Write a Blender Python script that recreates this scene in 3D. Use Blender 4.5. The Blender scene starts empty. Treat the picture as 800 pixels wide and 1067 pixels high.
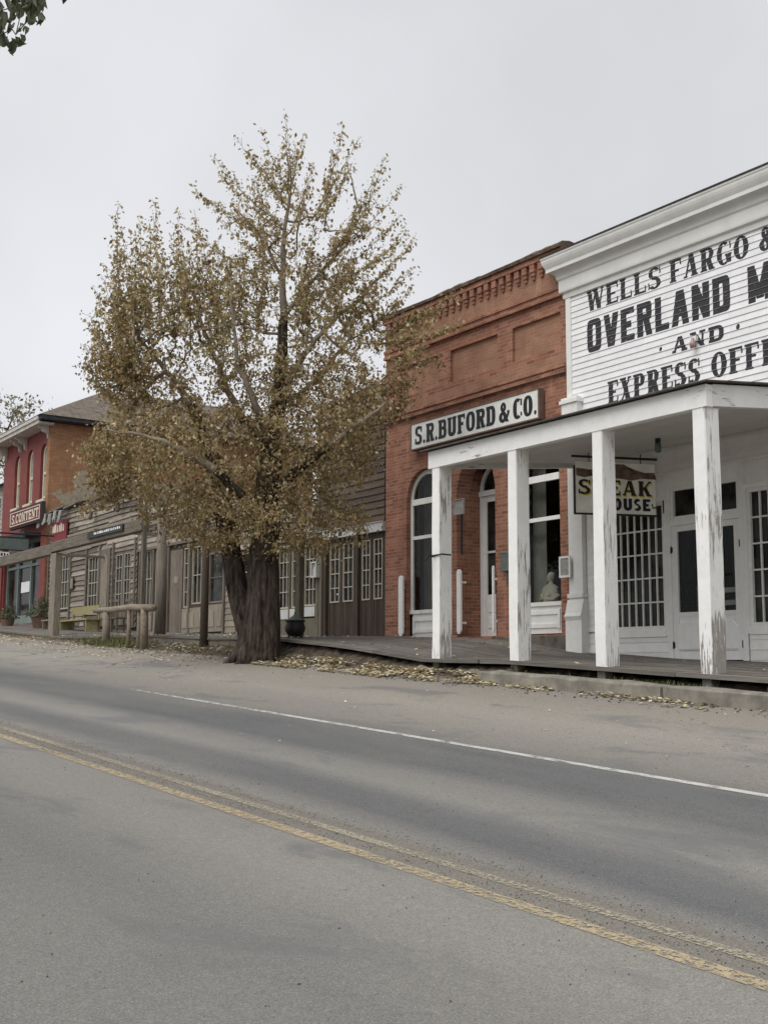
import bpy, math, random
import numpy as np
from mathutils import Vector
R = math.radians
rnd = random.Random(7)
nr = np.random.RandomState(11)
scn = bpy.context.scene
col = scn.collection

# ------------------------------------------------------------------ materials
MATS = {}
class NT:
    def __init__(s, name):
        m = bpy.data.materials.new(name); m.use_nodes = True
        s.m = m; s.t = m.node_tree; s.n = s.t.nodes; s.l = s.t.links
        s.p = s.n['Principled BSDF']; s.out = s.n['Material Output']
        s.tc = s.n.new('ShaderNodeTexCoord')
        MATS[name] = m
    def link(s, a, b): s.l.new(a, b)
    def map(s, scale=(1, 1, 1), src=None):
        v = s.n.new('ShaderNodeVectorMath'); v.operation = 'MULTIPLY'
        s.link(src or s.tc.outputs['Object'], v.inputs[0]); v.inputs[1].default_value = scale
        return v.outputs[0]
    def noise(s, scale, det=4, rough=.6, vec=None, dist=0):
        k = s.n.new('ShaderNodeTexNoise'); k.inputs['Scale'].default_value = scale
        k.inputs['Detail'].default_value = det; k.inputs['Roughness'].default_value = rough
        k.inputs['Distortion'].default_value = dist
        s.link(vec if vec is not None else s.tc.outputs['Object'], k.inputs['Vector'])
        return k.outputs['Fac']
    def ramp(s, fac, stops, interp='LINEAR'):
        k = s.n.new('ShaderNodeValToRGB'); e = k.color_ramp.elements
        k.color_ramp.interpolation = interp
        while len(e) < len(stops): e.new(.5)
        for i, (p, c) in enumerate(stops):
            e[i].position = p
            e[i].color = (c, c, c, 1) if isinstance(c, (int, float)) else (*c[:3], 1)
        s.link(fac, k.inputs[0]); return k.outputs[0]
    def mix(s, fac, a, b, mode='MIX'):
        k = s.n.new('ShaderNodeMix'); k.data_type = 'RGBA'; k.blend_type = mode
        for inp, v in ((k.inputs[0], fac), (k.inputs[6], a), (k.inputs[7], b)):
            if isinstance(v, (int, float)): inp.default_value = v
            elif isinstance(v, tuple): inp.default_value = (*v[:3], 1)
            else: s.link(v, inp)
        return k.outputs[2]
    def math(s, op, a, b=0.0, c=None):
        k = s.n.new('ShaderNodeMath'); k.operation = op
        for inp, v in zip(k.inputs, (a, b, c)):
            if v is None: continue
            if isinstance(v, (int, float)): inp.default_value = v
            else: s.link(v, inp)
        return k.outputs[0]
    def island(s):
        g = s.n.new('ShaderNodeNewGeometry'); return g.outputs['Random Per Island']
    def bump(s, h, strength=.3, dist=.01):
        b = s.n.new('ShaderNodeBump'); b.inputs['Strength'].default_value = strength
        b.inputs['Distance'].default_value = dist
        s.link(h, b.inputs['Height']); s.link(b.outputs[0], s.p.inputs['Normal'])
    def fin(s, color, rough=.8, spec=.3):
        if isinstance(color, tuple): s.p.inputs['Base Color'].default_value = (*color[:3], 1)
        else: s.link(color, s.p.inputs['Base Color'])
        if isinstance(rough, (int, float)): s.p.inputs['Roughness'].default_value = rough
        else: s.link(rough, s.p.inputs['Roughness'])
        s.p.inputs['Specular IOR Level'].default_value = spec
        return s.m

def plain(name, c, rough=.7, amt=.25, scale=6, spec=.3, bump=.15):
    t = NT(name); n = t.noise(scale, 5); d = tuple(x*(1-amt) for x in c); b = tuple(min(1, x*(1+amt)) for x in c)
    t.bump(t.noise(scale*6, 3), bump, .004)
    return t.fin(t.ramp(n, [(.3, d), (.7, b)]), rough, spec)

def wood(name, dark, light, grain=(60, 4, 60), rough=.85, isl=.5, bump=.5):
    """bare or lightly painted wood; grain = how stretched the noise is per axis"""
    t = NT(name)
    g = t.noise(1, 6, .7, t.map(grain)); big = t.noise(1.3, 3)
    c = t.ramp(g, [(.28, dark), (.72, light)])
    c2 = t.mix(t.ramp(big, [(.35, 0.0), (.7, .55)]), c, tuple((a+b)*.5*.8 for a, b in zip(dark, light)))
    i = t.math('MULTIPLY_ADD', t.island(), isl, 1-isl*.5)
    c3 = t.mix(1.0, c2, i, 'MULTIPLY')
    t.bump(g, bump, .006)
    return t.fin(c3, rough)

def peeling(name, paint, under, grain, thr=.62, rough=.55, foot=0):
    """old paint with patches flaked off along the grain, plus grime"""
    t = NT(name)
    a = t.noise(1, 8, .72, t.map(grain)); big = t.noise(.9, 3)
    k = t.math('ADD', t.math('MULTIPLY', a, .7), t.math('MULTIPLY', big, .45))
    if foot:  # splash wear: more paint is lost near the ground
        sp = t.n.new('ShaderNodeSeparateXYZ'); t.link(t.tc.outputs['Object'], sp.inputs[0])
        k = t.math('ADD', k, t.math('MULTIPLY', t.math('MAXIMUM', t.math('SUBTRACT', .55, sp.outputs[2]), 0.0), foot))
    mask = t.ramp(k, [(thr, 0.0), (thr+.025, 1.0)])
    dirt = t.noise(5, 6, .7)
    pc = t.mix(t.ramp(dirt, [(.4, 0.0), (.8, .5)]), paint, tuple(x*.72 for x in paint))
    i = t.math('MULTIPLY_ADD', t.island(), .10, .94)
    pc = t.mix(1.0, pc, i, 'MULTIPLY')
    c = t.mix(mask, pc, t.ramp(t.noise(1, 5, .7, t.map(tuple(g*3 for g in grain))), [(.3, tuple(x*.6 for x in under)), (.7, under)]))
    inv = t.math('SUBTRACT', 1.0, mask)
    t.bump(t.math('ADD', inv, t.math('MULTIPLY', a, .4)), .5, .003)
    return t.fin(c, rough)

def brick(name, c1, c2, mortar, sc=1.0, patch=None, patch_thr=.6, msize=.012):
    t = NT(name)
    sp = t.n.new('ShaderNodeSeparateXYZ'); t.link(t.tc.outputs['Object'], sp.inputs[0])
    cb = t.n.new('ShaderNodeCombineXYZ')
    t.link(t.math('ADD', sp.outputs[0], sp.outputs[1]), cb.inputs[0]); t.link(sp.outputs[2], cb.inputs[1])
    b = t.n.new('ShaderNodeTexBrick'); t.link(cb.outputs[0], b.inputs['Vector'])
    b.inputs['Scale'].default_value = sc; b.inputs['Brick Width'].default_value = .215
    b.inputs['Row Height'].default_value = .068; b.inputs['Mortar Size'].default_value = msize*.5
    b.inputs['Mortar Smooth'].default_value = .15; b.inputs['Bias'].default_value = -.1
    b.inputs['Color1'].default_value = (*c1, 1); b.inputs['Color2'].default_value = (*c2, 1)
    b.inputs['Mortar'].default_value = (*mortar, 1)
    n = t.noise(2.2, 6, .65); fine = t.noise(40, 4, .7)
    c = t.mix(t.ramp(n, [(.35, 0.0), (.72, .7)]), b.outputs['Color'], tuple(x*.55 for x in c1))
    wash = t.noise(1, 5, .7, t.map((3.2, 3.2, .7)))
    c = t.mix(t.ramp(wash, [(.56, 0.0), (.72, .45)]), c, tuple(min(1, x*1.35+.05) for x in c1))
    c = t.mix(.35, c, t.ramp(fine, [(.3, .35), (.7, 1.0)]), 'MULTIPLY')
    h = t.math('SUBTRACT', t.math('MULTIPLY', fine, .3), b.outputs['Fac'])
    if patch:
        pn = t.noise(.9, 6, .6, None, .4); pn = t.math('MULTIPLY_ADD', pn, 3.0, -1.5)
        # old plaster survives on the lower rear part of the wall, with a ragged border
        mx_ = t.ramp(t.math('ADD', sp.outputs[0], pn), [(0.62, 0.0), (0.70, 1.0)])
        mz_ = t.ramp(t.math('MULTIPLY', t.math('ADD', sp.outputs[2], pn), .1), [(.535, 1.0), (.545, 0.0)])
        hol = t.ramp(t.noise(1.6, 4, .6), [(.60, 1.0), (.63, 0.0)])
        m = t.math('MULTIPLY', t.math('MULTIPLY', mx_, mz_), hol)
        c = t.mix(m, c, t.ramp(t.noise(7, 6, .7), [(.3, tuple(x*.6 for x in patch)), (.75, patch)]))
    t.bump(h, .7, .008)
    return t.fin(c, .9, .2)

wh_grain_z = (22, 22, 3.0)
M = {}
M['white_post'] = peeling('white_post_paint', (.88, .88, .86), (.34, .31, .27), (26, 26, 2.6), .684, .55, .12)
M['white_end'] = peeling('white_flaking_paint', (.82, .815, .79), (.38, .35, .31), (34, 14, 2.4), .612, .55, .10)
M['white_beam_end'] = peeling('white_flaking_beam_paint', (.76, .755, .73), (.36, .33, .29), (3, 14, 30), .655)
M['white_beam'] = peeling('white_beam_paint', (.86, .86, .84), (.28, .25, .21), (22, 3.5, 24), .682)
M['white_clap'] = peeling('white_clapboard_paint', (.86, .865, .875), (.4, .38, .34), (30, 2.2, 30), .76, .5)
M['white_trim'] = peeling('white_trim_paint', (.80, .80, .775), (.30, .27, .23), (12, 12, 8), .74)
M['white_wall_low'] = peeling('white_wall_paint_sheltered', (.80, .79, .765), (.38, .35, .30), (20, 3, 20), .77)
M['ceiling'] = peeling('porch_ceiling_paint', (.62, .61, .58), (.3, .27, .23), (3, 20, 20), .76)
M['brick'] = brick('red_brick', (.45, .205, .132), (.20, .080, .056), (.40, .325, .26))
M['brick_render'] = brick('smoothed_brown_brick', (.41, .225, .150), (.34, .175, .112), (.43, .27, .20))
M['brick_old'] = brick('orange_brick_with_plaster', (.47, .24, .125), (.33, .155, .08), (.33, .26, .19), 1.0, (.44, .385, .29), .5)
M['plaster'] = plain('cream_old_plaster', (.44, .38, .27), .95, .35, 3, .1, .6)
M['red_paint'] = plain('red_painted_brick', (.20, .050, .044), .7, .18, 3)
M['cap'] = plain('weathered_mortar_cap', (.13, .095, .07), .95, .5, 6, .1, .8)
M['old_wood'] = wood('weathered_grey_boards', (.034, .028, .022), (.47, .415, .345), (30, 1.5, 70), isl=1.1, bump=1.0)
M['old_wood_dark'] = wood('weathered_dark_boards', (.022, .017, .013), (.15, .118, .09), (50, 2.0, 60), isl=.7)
M['shade_wood'] = wood('tree_shaded_brown_boards', (.03, .022, .016), (.17, .13, .10), (50, 2.0, 60), isl=.5)  # brown siding with the tree's shade put into its colour
M['old_wood_v'] = wood('weathered_upright_wood', (.035, .028, .022), (.28, .24, .195), (55, 55, 2.2))
M['old_wood_pale'] = wood('weathered_pale_wood', (.10, .082, .06), (.42, .37, .30), (40, 40, 3), isl=.5)
M['barn_wood'] = wood('dark_stained_door_wood', (.016, .011, .008), (.10, .075, .056), (55, 55, 2.2))
M['green_trim'] = wood('grey_green_trim_paint', (.07, .064, .045), (.21, .19, .14), (30, 30, 4), isl=.2)
M['walk'] = wood('boardwalk_planks', (.075, .067, .058), (.24, .22, .195), (40, 1.6, 40), isl=.4)
M['beam_wood'] = wood('rough_porch_timber', (.05, .041, .032), (.30, .26, .212), (34, 1.6, 44))
M['lintel'] = peeling('grey_white_lintel_paint', (.50, .51, .50), (.3, .28, .24), (24, 3, 24), .80)
M['mull'] = plain('cream_glazing_bars', (.40, .37, .30), .6, .15, 8)
M['white_mull'] = plain('white_glazing_bars', (.72, .72, .68), .5, .10, 8)
M['black_paint'] = plain('black_letter_paint', (.022, .022, .026), .55, .35, 14, .3, .05)
M['wf_paint'] = peeling('faded_black_letter_paint', (.030, .030, .035), (.30, .30, .30), (26, 9, 30), .695, .6)
M['blackish'] = plain('black_iron', (.02, .019, .018), .5, .3, 14)
M['sign_white'] = plain('white_sign_board', (.74, .75, .72), .55, .10, 4)
M['sign_frame'] = plain('brown_sign_frame', (.15, .105, .085), .7, .25, 6)
M['steak_board'] = plain('cream_sign_board', (.90, .88, .80), .6, .15, 4)
M['yellow'] = plain('yellow_letter_shade', (.70, .58, .04), .6, .1, 4)
M['hide'] = plain('brown_faded_painting', (.17, .125, .095), .8, .75, 7)
M['roofing'] = plain('dark_roofing', (.05, .048, .046), .9, .4, 9, .2, .6)
M['porch_roofing'] = plain('weathered_porch_roofing', (.09, .083, .075), .9, .5, 9, .2, .6)
M['shingle'] = plain('grey_brown_shingles', (.15, .125, .105), .95, .35, 5, .2, .8)
M['cornice'] = plain('cornice_paint', (.70, .70, .67), .5, .08, 3)
M['stone'] = plain('grey_kerb_stone', (.215, .20, .17), .95, .35, 5, .2, 1.0)
M['stone_dark'] = plain('dark_foundation_stone', (.13, .115, .10), .95, .4, 6, .2, 1.0)
M['notice'] = plain('grey_notice_paper', (.33, .33, .31), .7, .25, 12)
M['paper'] = plain('white_paper', (.75, .75, .75), .7, .05, 6)
M['meter'] = plain('pale_metal_box', (.50, .50, .48), .5, .12, 6)
M['green_grey'] = plain('green_grey_metal', (.12, .15, .14), .6, .2, 6)
M['sc_red'] = plain('maroon_sign_paint', (.12, .018, .018), .6, .2, 6)
M['sign_red'] = plain('red_sign_paint', (.20, .035, .04), .6, .15, 6)
M['cream_letters'] = plain('cream_letter_paint', (.62, .55, .45), .6, .1, 6)
M['white_letters'] = plain('white_letter_paint', (.78, .80, .80), .6, .05, 6)
M['eave_paint'] = plain('greyed_eave_paint', (.50, .47, .43), .7, .2, 4)
M['teal'] = plain('grey_teal_shopfront_paint', (.17, .215, .20), .6, .25, 4)
M['sash'] = plain('cream_sash_paint', (.58, .53, .40), .6, .1, 6)
M['awning'] = plain('dark_awning', (.035, .036, .04), .8, .3, 5)
M['yellow_bench'] = wood('worn_yellow_bench_paint', (.15, .13, .07), (.50, .45, .23), (6, 30, 30), isl=.2)
M['log'] = wood('pale_log', (.12, .095, .07), (.34, .29, .23), (12, 2, 12))
M['bust'] = plain('stone_bust', (.66, .62, .52), .8, .15, 9)
M['lime'] = plain('lime_green_box', (.25, .33, .06), .6, .2, 6)
M['pink_glass'] = plain('dusty_pink_glass', (.40, .26, .25), .25, .2, 9)
M['pot'] = plain('clay_pot', (.17, .11, .08), .8, .3, 9)
M['plant_green'] = plain('dark_plant_green', (.035, .05, .02), .7, .5, 6)
M['blue'] = plain('faded_blue_paint', (.04, .07, .13), .6, .3, 6)
M['grey_siding'] = wood('pale_grey_siding', (.30, .28, .24), (.45, .42, .37), (30, 3, 30), isl=.12)
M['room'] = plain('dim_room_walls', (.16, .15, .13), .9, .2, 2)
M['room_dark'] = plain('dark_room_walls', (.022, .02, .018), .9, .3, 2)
M['curtain'] = plain('grey_curtain', (.30, .30, .27), .9, .2, 3)

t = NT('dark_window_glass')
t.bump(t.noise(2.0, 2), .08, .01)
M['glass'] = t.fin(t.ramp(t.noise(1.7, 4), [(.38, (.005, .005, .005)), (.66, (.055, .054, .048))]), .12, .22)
t.p.inputs['IOR'].default_value = 1.33
t = NT('clear_window_glass')
tr = t.n.new('ShaderNodeBsdfTransparent'); tr.inputs[0].default_value = (.78, .8, .78, 1)
gl = t.n.new('ShaderNodeBsdfGlossy'); gl.inputs['Roughness'].default_value = .02
fr = t.n.new('ShaderNodeFresnel'); fr.inputs[0].default_value = 1.28
mx = t.n.new('ShaderNodeMixShader')
t.link(fr.outputs[0], mx.inputs[0]); t.link(tr.outputs[0], mx.inputs[1]); t.link(gl.outputs[0], mx.inputs[2])
t.link(mx.outputs[0], t.out.inputs[0]); M['clear'] = t.m

def leafmat(name, stops, trans=.3, rough=.6):
    t = NT(name)
    c = t.ramp(t.island(), stops)
    t.fin(c, rough, .3)
    tl = t.n.new('ShaderNodeBsdfTranslucent'); t.link(c, tl.inputs[0])
    mx = t.n.new('ShaderNodeMixShader'); mx.inputs[0].default_value = trans
    t.link(t.p.outputs[0], mx.inputs[1]); t.link(tl.outputs[0], mx.inputs[2]); t.link(mx.outputs[0], t.out.inputs[0])
    return t.m
M['leaf'] = leafmat('autumn_tree_leaves', [(0, (.16, .113, .05)), (.25, (.34, .25, .115)), (.5, (.46, .345, .165)), (.68, (.31, .285, .125)), (.85, (.56, .45, .25)), (1, (.80, .71, .50))], .42)
M['leaf_dry'] = leafmat('dry_brown_tree_leaves', [(0, (.12, .08, .042)), (.3, (.29, .205, .10)), (.55, (.42, .31, .155)), (.72, (.28, .25, .115)), (.88, (.52, .41, .24)), (1, (.80, .71, .52))], .4)
M['leaf_green'] = leafmat('green_grey_leaves', [(0, (.05, .062, .03)), (.5, (.11, .13, .07)), (1, (.24, .25, .17))], .35)
M['leaf_far'] = leafmat('far_tree_leaves', [(0, (.13, .11, .06)), (1, (.30, .26, .17))], .3)
M['litter'] = leafmat('fallen_leaf_litter', [(0, (.30, .22, .11)), (.3, (.50, .41, .25)), (.7, (.66, .58, .40)), (1, (.76, .72, .56))], .1, .8)
t = NT('tree_bark')
g = t.noise(1, 7, .7, t.map((16, 16, 2.6)), .4)
t.bump(g, 1.0, .03)
M['bark'] = t.fin(t.ramp(g, [(.36, (.014, .011, .009)), (.58, (.085, .068, .054)), (.78, (.20, .165, .135))]), .95, .15)
t = NT('twig_bark')
M['twig'] = t.fin(t.ramp(t.noise(3, 4), [(.3, (.13, .108, .082)), (.7, (.34, .295, .235))]), .85, .2)

# road surface: dusty asphalt, darker where the wheels polish it; worn paint let the surface show
t = NT('worn_asphalt')
sp = t.n.new('ShaderNodeSeparateXYZ'); t.link(t.tc.outputs['Object'], sp.inputs[0])
wob = t.noise(1, 3, .5, t.map((.35, .09, 0)))
big = t.noise(1, 5, .6, t.map((.55, .13, 0)), .3)
xx = t.math('ADD', sp.outputs[0], t.math('MULTIPLY_ADD', wob, .9, -.45))
u = t.math('DIVIDE', t.math('ADD', xx, 4.0), 15.0)
def U(x): return (x+4.0)/15.0
dk = (0.121, 0.127, 0.133); md = (0.246, 0.240, 0.226); lt = (0.321, 0.306, 0.278); tan = (0.371, 0.343, 0.300)
band = t.ramp(u, [(U(-3.5), md), (U(.4), (0.197, 0.194, 0.186)), (U(1.5), (0.246, 0.239, 0.223)), (U(2.3), (0.219, 0.215, 0.206)), (U(3.2), lt), (U(4.1), (0.308, 0.292, 0.263)), (U(4.45), (0.155, 0.157, 0.160)), (U(4.8), (0.173, 0.174, 0.174)), (U(5.15), (0.308, 0.296, 0.273)), (U(5.55), (0.256, 0.248, 0.233)), (U(5.95), dk), (U(6.7), (0.138, 0.142, 0.147)), (U(7.3), (0.277, 0.259, 0.230)), (U(8.4), tan), (U(9.9), (0.325, 0.289, 0.244))])
c = t.mix(t.ramp(big, [(.42, 0.0), (.66, .5)]), band, (0.269, 0.259, 0.237))
grit = t.noise(95, 3, .8); grit2 = t.noise(22, 5, .75)
agg = t.noise(120, 3, .9)
c = t.mix(1.0, c, t.ramp(grit, [(.34, .62), (.66, 1.06)]), 'MULTIPLY')
c = t.mix(t.ramp(agg, [(.57, 0.0), (.66, .55)]), c, (.52, .50, .46))
c = t.mix(t.ramp(agg, [(.33, .75), (.42, 0.0)]), c, (.05, .048, .045))
c = t.mix(1.0, c, t.ramp(grit2, [(.3, .86), (.7, 1.06)]), 'MULTIPLY')
patch = t.noise(1, 5, .6, t.map((1.3, .5, 0)), .6)
c = t.mix(t.ramp(patch, [(.55, 0.0), (.66, .6)]), c, (.145, .148, .15))
# seam along the centre line: brown grit
d0 = t.math('ABSOLUTE', t.math('SUBTRACT', sp.outputs[0], 3.93))
seam = t.ramp(d0, [(.14, 1.0), (.24, 0.0)])
sn = t.ramp(t.noise(75, 4, .8), [(.44, 0.15), (.54, 1.0)])
c = t.mix(t.math('MULTIPLY', t.math('MULTIPLY', seam, sn), .7), c, (.15, .130, .10))
# cracks in the parking strip
vo = t.n.new('ShaderNodeTexVoronoi'); vo.feature = 'DISTANCE_TO_EDGE'; vo.inputs['Scale'].default_value = .42
vm = t.n.new('ShaderNodeVectorMath'); vm.operation = 'ADD'
nz = t.n.new('ShaderNodeTexNoise'); nz.inputs['Scale'].default_value = 1.6; nz.inputs['Detail'].default_value = 5
t.link(t.tc.outputs['Object'], nz.inputs['Vector'])
t.link(t.tc.outputs['Object'], vm.inputs[0]); t.link(nz.outputs['Color'], vm.inputs[1]); t.link(vm.outputs[0], vo.inputs['Vector'])
cr = t.ramp(vo.outputs['Distance'], [(.004, 1.0), (.012, 0.0)])
inx = t.ramp(t.math('DIVIDE', sp.outputs[0], 10.0), [(.74, 0.0), (.80, 1.0)])
iny = t.ramp(t.math('DIVIDE', sp.outputs[1], 40.0), [(.44, 0.0), (.52, 1.0)])
c = t.mix(t.math('MULTIPLY', t.math('MULTIPLY', cr, inx), t.math('MULTIPLY', iny, .8)), c, (.05, .045, .04))
t.bump(t.math('ADD', t.math('ADD', grit, t.math('MULTIPLY', agg, .6)), t.math('MULTIPLY', grit2, .6)), .8, .008)
M['asphalt'] = t.fin(c, .92, .25)

def worn_paint(name, colr, thr, grain, fade=0):
    t = NT(name); n = t.noise(1, 6, .75, t.map(grain)); n2 = t.noise(1, 3, .5, t.map((0, .35, 0)))
    k = t.math('ADD', t.math('MULTIPLY', n, .8), t.math('MULTIPLY', n2, .3))
    if fade:
        sp = t.n.new('ShaderNodeSeparateXYZ'); t.link(t.tc.outputs['Object'], sp.inputs[0])
        k = t.math('ADD', k, t.math('MULTIPLY', t.math('MAXIMUM', t.math('SUBTRACT', sp.outputs[1], 11.0), 0.0), fade))
    fn = t.noise(80, 3, .8); k = t.math('ADD', k, t.math('MULTIPLY_ADD', fn, .5, -.25))
    msk = t.ramp(k, [(thr-.05, .88), (thr+.05, 0.0)])
    t.fin(t.ramp(t.noise(14, 4), [(.3, tuple(x*.8 for x in colr)), (.7, colr)]), .85, .2)
    tr = t.n.new('ShaderNodeBsdfTransparent'); mx = t.n.new('ShaderNodeMixShader')
    t.link(msk, mx.inputs[0]); t.link(tr.outputs[0], mx.inputs[1]); t.link(t.p.outputs[0], mx.inputs[2]); t.link(mx.outputs[0], t.out.inputs[0])
    return t.m
M['line_white'] = worn_paint('worn_white_road_paint', (.60, .59, .55), .615, (16, 5, 1), .022)
M['line_yellow'] = worn_paint('worn_yellow_road_paint', (.50, .41, .265), .575, (30, 20, 1))
M['line_yellow_bad'] = worn_paint('badly_worn_yellow_road_paint', (.45, .41, .31), .56, (44, 34, 1))

t = NT('dry_dirt')
n = t.noise(1.3, 8, .7); n2 = t.noise(26, 5, .8)
c = t.mix(.6, t.ramp(n, [(.3, (.13, .105, .08)), (.7, (.24, .20, .155))]), t.ramp(n2, [(.3, .5), (.7, 1.2)]), 'MULTIPLY')
t.bump(n2, .9, .02); M['dirt'] = t.fin(c, .95, .15)
M['bank'] = plain('rubble_bank', (.085, .068, .05), .95, .6, 9, .15, 1.0)
M['grass'] = leafmat('verge_grass', [(0, (.07, .085, .025)), (.6, (.13, .14, .05)), (1, (.28, .24, .12))], .2, .8)
M['gravel'] = plain('dark_road_grit', (.06, .052, .045), .9, .5, 9)

# ------------------------------------------------------------------ mesh helpers
class MB:
    def __init__(s): s.v = []; s.f = []; s.mi = []; s.cm = 0
    def quad(s, *p):
        b = len(s.v); s.v += [tuple(q) for q in p]; s.f.append(tuple(range(b, b+len(p)))); s.mi.append(s.cm); return s
    def hexa(s, P):
        """P: 8 points, bottom 4 (ccw) then top 4"""
        b = len(s.v); s.v += [tuple(q) for q in P]
        for f in ((0, 3, 2, 1), (4, 5, 6, 7), (0, 1, 5, 4), (1, 2, 6, 5), (2, 3, 7, 6), (3, 0, 4, 7)):
            s.f.append(tuple(b+i for i in f)); s.mi.append(s.cm)
        return s
    def box(s, x0, x1, y0, y1, z0, z1):
        x0, x1 = sorted((x0, x1)); y0, y1 = sorted((y0, y1)); z0, z1 = sorted((z0, z1))
        return s.hexa([(x0, y0, z0), (x1, y0, z0), (x1, y1, z0), (x0, y1, z0), (x0, y0, z1), (x1, y0, z1), (x1, y1, z1), (x0, y1, z1)])
    def tube(s, pts, rad, n=8, cap=True, flute=None):
        pts = [Vector(p) for p in pts]; rings = []; ref = Vector((.31, .17, .93)).normalized()
        if abs((pts[-1]-pts[0]).normalized().dot(ref)) > .93: ref = Vector((1, 0, 0))
        for i, p in enumerate(pts):
            d = (pts[min(i+1, len(pts)-1)]-pts[max(i-1, 0)]); d = d.normalized() if d.length > 1e-9 else Vector((0, 0, 1))
            a = d.cross(ref).normalized(); b_ = d.cross(a).normalized(); ring = []
            r = rad[i] if isinstance(rad, (list, tuple)) else rad
            for k in range(n):
                th = 2*math.pi*k/n; rr = r*(flute(i, th, p) if flute else 1)
                q = p+a*math.cos(th)*rr+b_*math.sin(th)*rr; ring.append(len(s.v)); s.v.append(tuple(q))
            rings.append(ring)
        for i in range(len(rings)-1):
            for k in range(n):
                s.f.append((rings[i][k], rings[i][(k+1) % n], rings[i+1][(k+1) % n], rings[i+1][k])); s.mi.append(s.cm)
        if cap:
            s.f.append(tuple(reversed(rings[0]))); s.mi.append(s.cm); s.f.append(tuple(rings[-1])); s.mi.append(s.cm)
        return s
    def lathe(s, c, prof, n=16):
        rings = []
        for r, z in prof:
            rings.append([len(s.v)+k for k in range(n)])
            for k in range(n):
                th = 2*math.pi*k/n; s.v.append((c[0]+r*math.cos(th), c[1]+r*math.sin(th), c[2]+z))
        for i in range(len(rings)-1):
            for k in range(n):
                s.f.append((rings[i][k], rings[i][(k+1) % n], rings[i+1][(k+1) % n], rings[i+1][k])); s.mi.append(s.cm)
        s.f.append(tuple(reversed(rings[0]))); s.mi.append(s.cm); s.f.append(tuple(rings[-1])); s.mi.append(s.cm)
        return s
    def ell(s, c, r, n=12, m=8, rot=0):
        rings = []
        for i in range(m+1):
            ph = -math.pi/2+math.pi*i/m
            rings.append([len(s.v)+k for k in range(n)])
            for k in range(n):
                th = 2*math.pi*k/n; x = r[0]*math.cos(ph)*math.cos(th); y = r[1]*math.cos(ph)*math.sin(th)
                s.v.append((c[0]+x*math.cos(rot)-y*math.sin(rot), c[1]+x*math.sin(rot)+y*math.cos(rot), c[2]+r[2]*math.sin(ph)))
        for i in range(m):
            for k in range(n):
                s.f.append((rings[i][k], rings[i][(k+1) % n], rings[i+1][(k+1) % n], rings[i+1][k])); s.mi.append(s.cm)
        return s
    def build(s, name, mats, parent=None, loc=None, smooth=False, bevel=0):
        org = Vector((0, 0, 0)); p = parent
        while p: org += p.location; p = p.parent
        if loc is None: loc = Vector((0, 0, 0))
        else: loc = Vector(loc)
        o3 = org+loc
        me = bpy.data.meshes.new(name)
        me.from_pydata([(a-o3.x, b-o3.y, c-o3.z) for a, b, c in s.v], [], s.f)
        if not isinstance(mats, (list, tuple)): mats = [mats]
        for m in mats: me.materials.append(m)
        if len(mats) > 1: me.polygons.foreach_set('material_index', s.mi)
        if smooth: me.polygons.foreach_set('use_smooth', [True]*len(me.polygons))
        me.update()
        o = bpy.data.objects.new(name, me); col.objects.link(o); o.location = loc
        if parent: o.parent = parent
        if bevel:
            b = o.modifiers.new('bevel', 'BEVEL'); b.width = bevel; b.segments = 2; b.limit_method = 'ANGLE'
        return o

def tag(o, label=None, cat=None, group=None, kind=None):
    if label: o['label'] = label
    if cat: o['category'] = cat
    if group: o['group'] = group
    if kind: o['kind'] = kind
    return o
def thing(name, label, cat, loc, group=None):
    o = bpy.data.objects.new(name, None); col.objects.link(o); o.location = loc; o.empty_display_size = .2
    return tag(o, label, cat, group)

# planes: FX = facade facing the street (-X), u runs along Y; FY = side wall facing -Y, u runs along X
def boxes(name, mat, par, L, **kw):
    for b in L: m_ = MB(); m_.box(*b); m_.build(name, mat, par, **kw)
class FX:
    def __init__(s, pos): s.pos = pos
    def P(s, u, d, z): return (s.pos+d, u, z)
    def box(s, mb, u0, u1, z0, z1, d0, d1): mb.box(s.pos+d0, s.pos+d1, u0, u1, z0, z1)
class FY:
    def __init__(s, pos): s.pos = pos
    def P(s, u, d, z): return (u, s.pos+d, z)
    def box(s, mb, u0, u1, z0, z1, d0, d1): mb.box(u0, u1, s.pos+d0, s.pos+d1, z0, z1)

def wall(mb, F, u0, u1, z0, z1, th, holes=()):
    us = sorted({u0, u1, *[h[0] for h in holes], *[h[1] for h in holes]}); zs = sorted({z0, z1, *[h[2] for h in holes], *[h[3] for h in holes]})
    us = [u for u in us if u0 <= u <= u1]; zs = [z for z in zs if z0 <= z <= z1]
    def hole(a, b): return any(h[0] < a < h[1] and h[2] < b < h[3] for h in holes)
    for i in range(len(us)-1):
        for j in range(len(zs)-1):
            a, b, c, d = us[i], us[i+1], zs[j], zs[j+1]
            if hole((a+b)/2, (c+d)/2): continue
            mb.quad(F.P(a, 0, c), F.P(a, 0, d), F.P(b, 0, d), F.P(b, 0, c)); mb.quad(F.P(a, th, c), F.P(b, th, c), F.P(b, th, d), F.P(a, th, d))
    for a, b, c, d in list(holes)+[(u0, u1, z0, z1)]:
        mb.quad(F.P(a, 0, c), F.P(a, th, c), F.P(a, th, d), F.P(a, 0, d)); mb.quad(F.P(b, 0, c), F.P(b, 0, d), F.P(b, th, d), F.P(b, th, c))
        mb.quad(F.P(a, 0, c), F.P(b, 0, c), F.P(b, th, c), F.P(a, th, c)); mb.quad(F.P(a, 0, d), F.P(a, th, d), F.P(b, th, d), F.P(b, 0, d))

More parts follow.
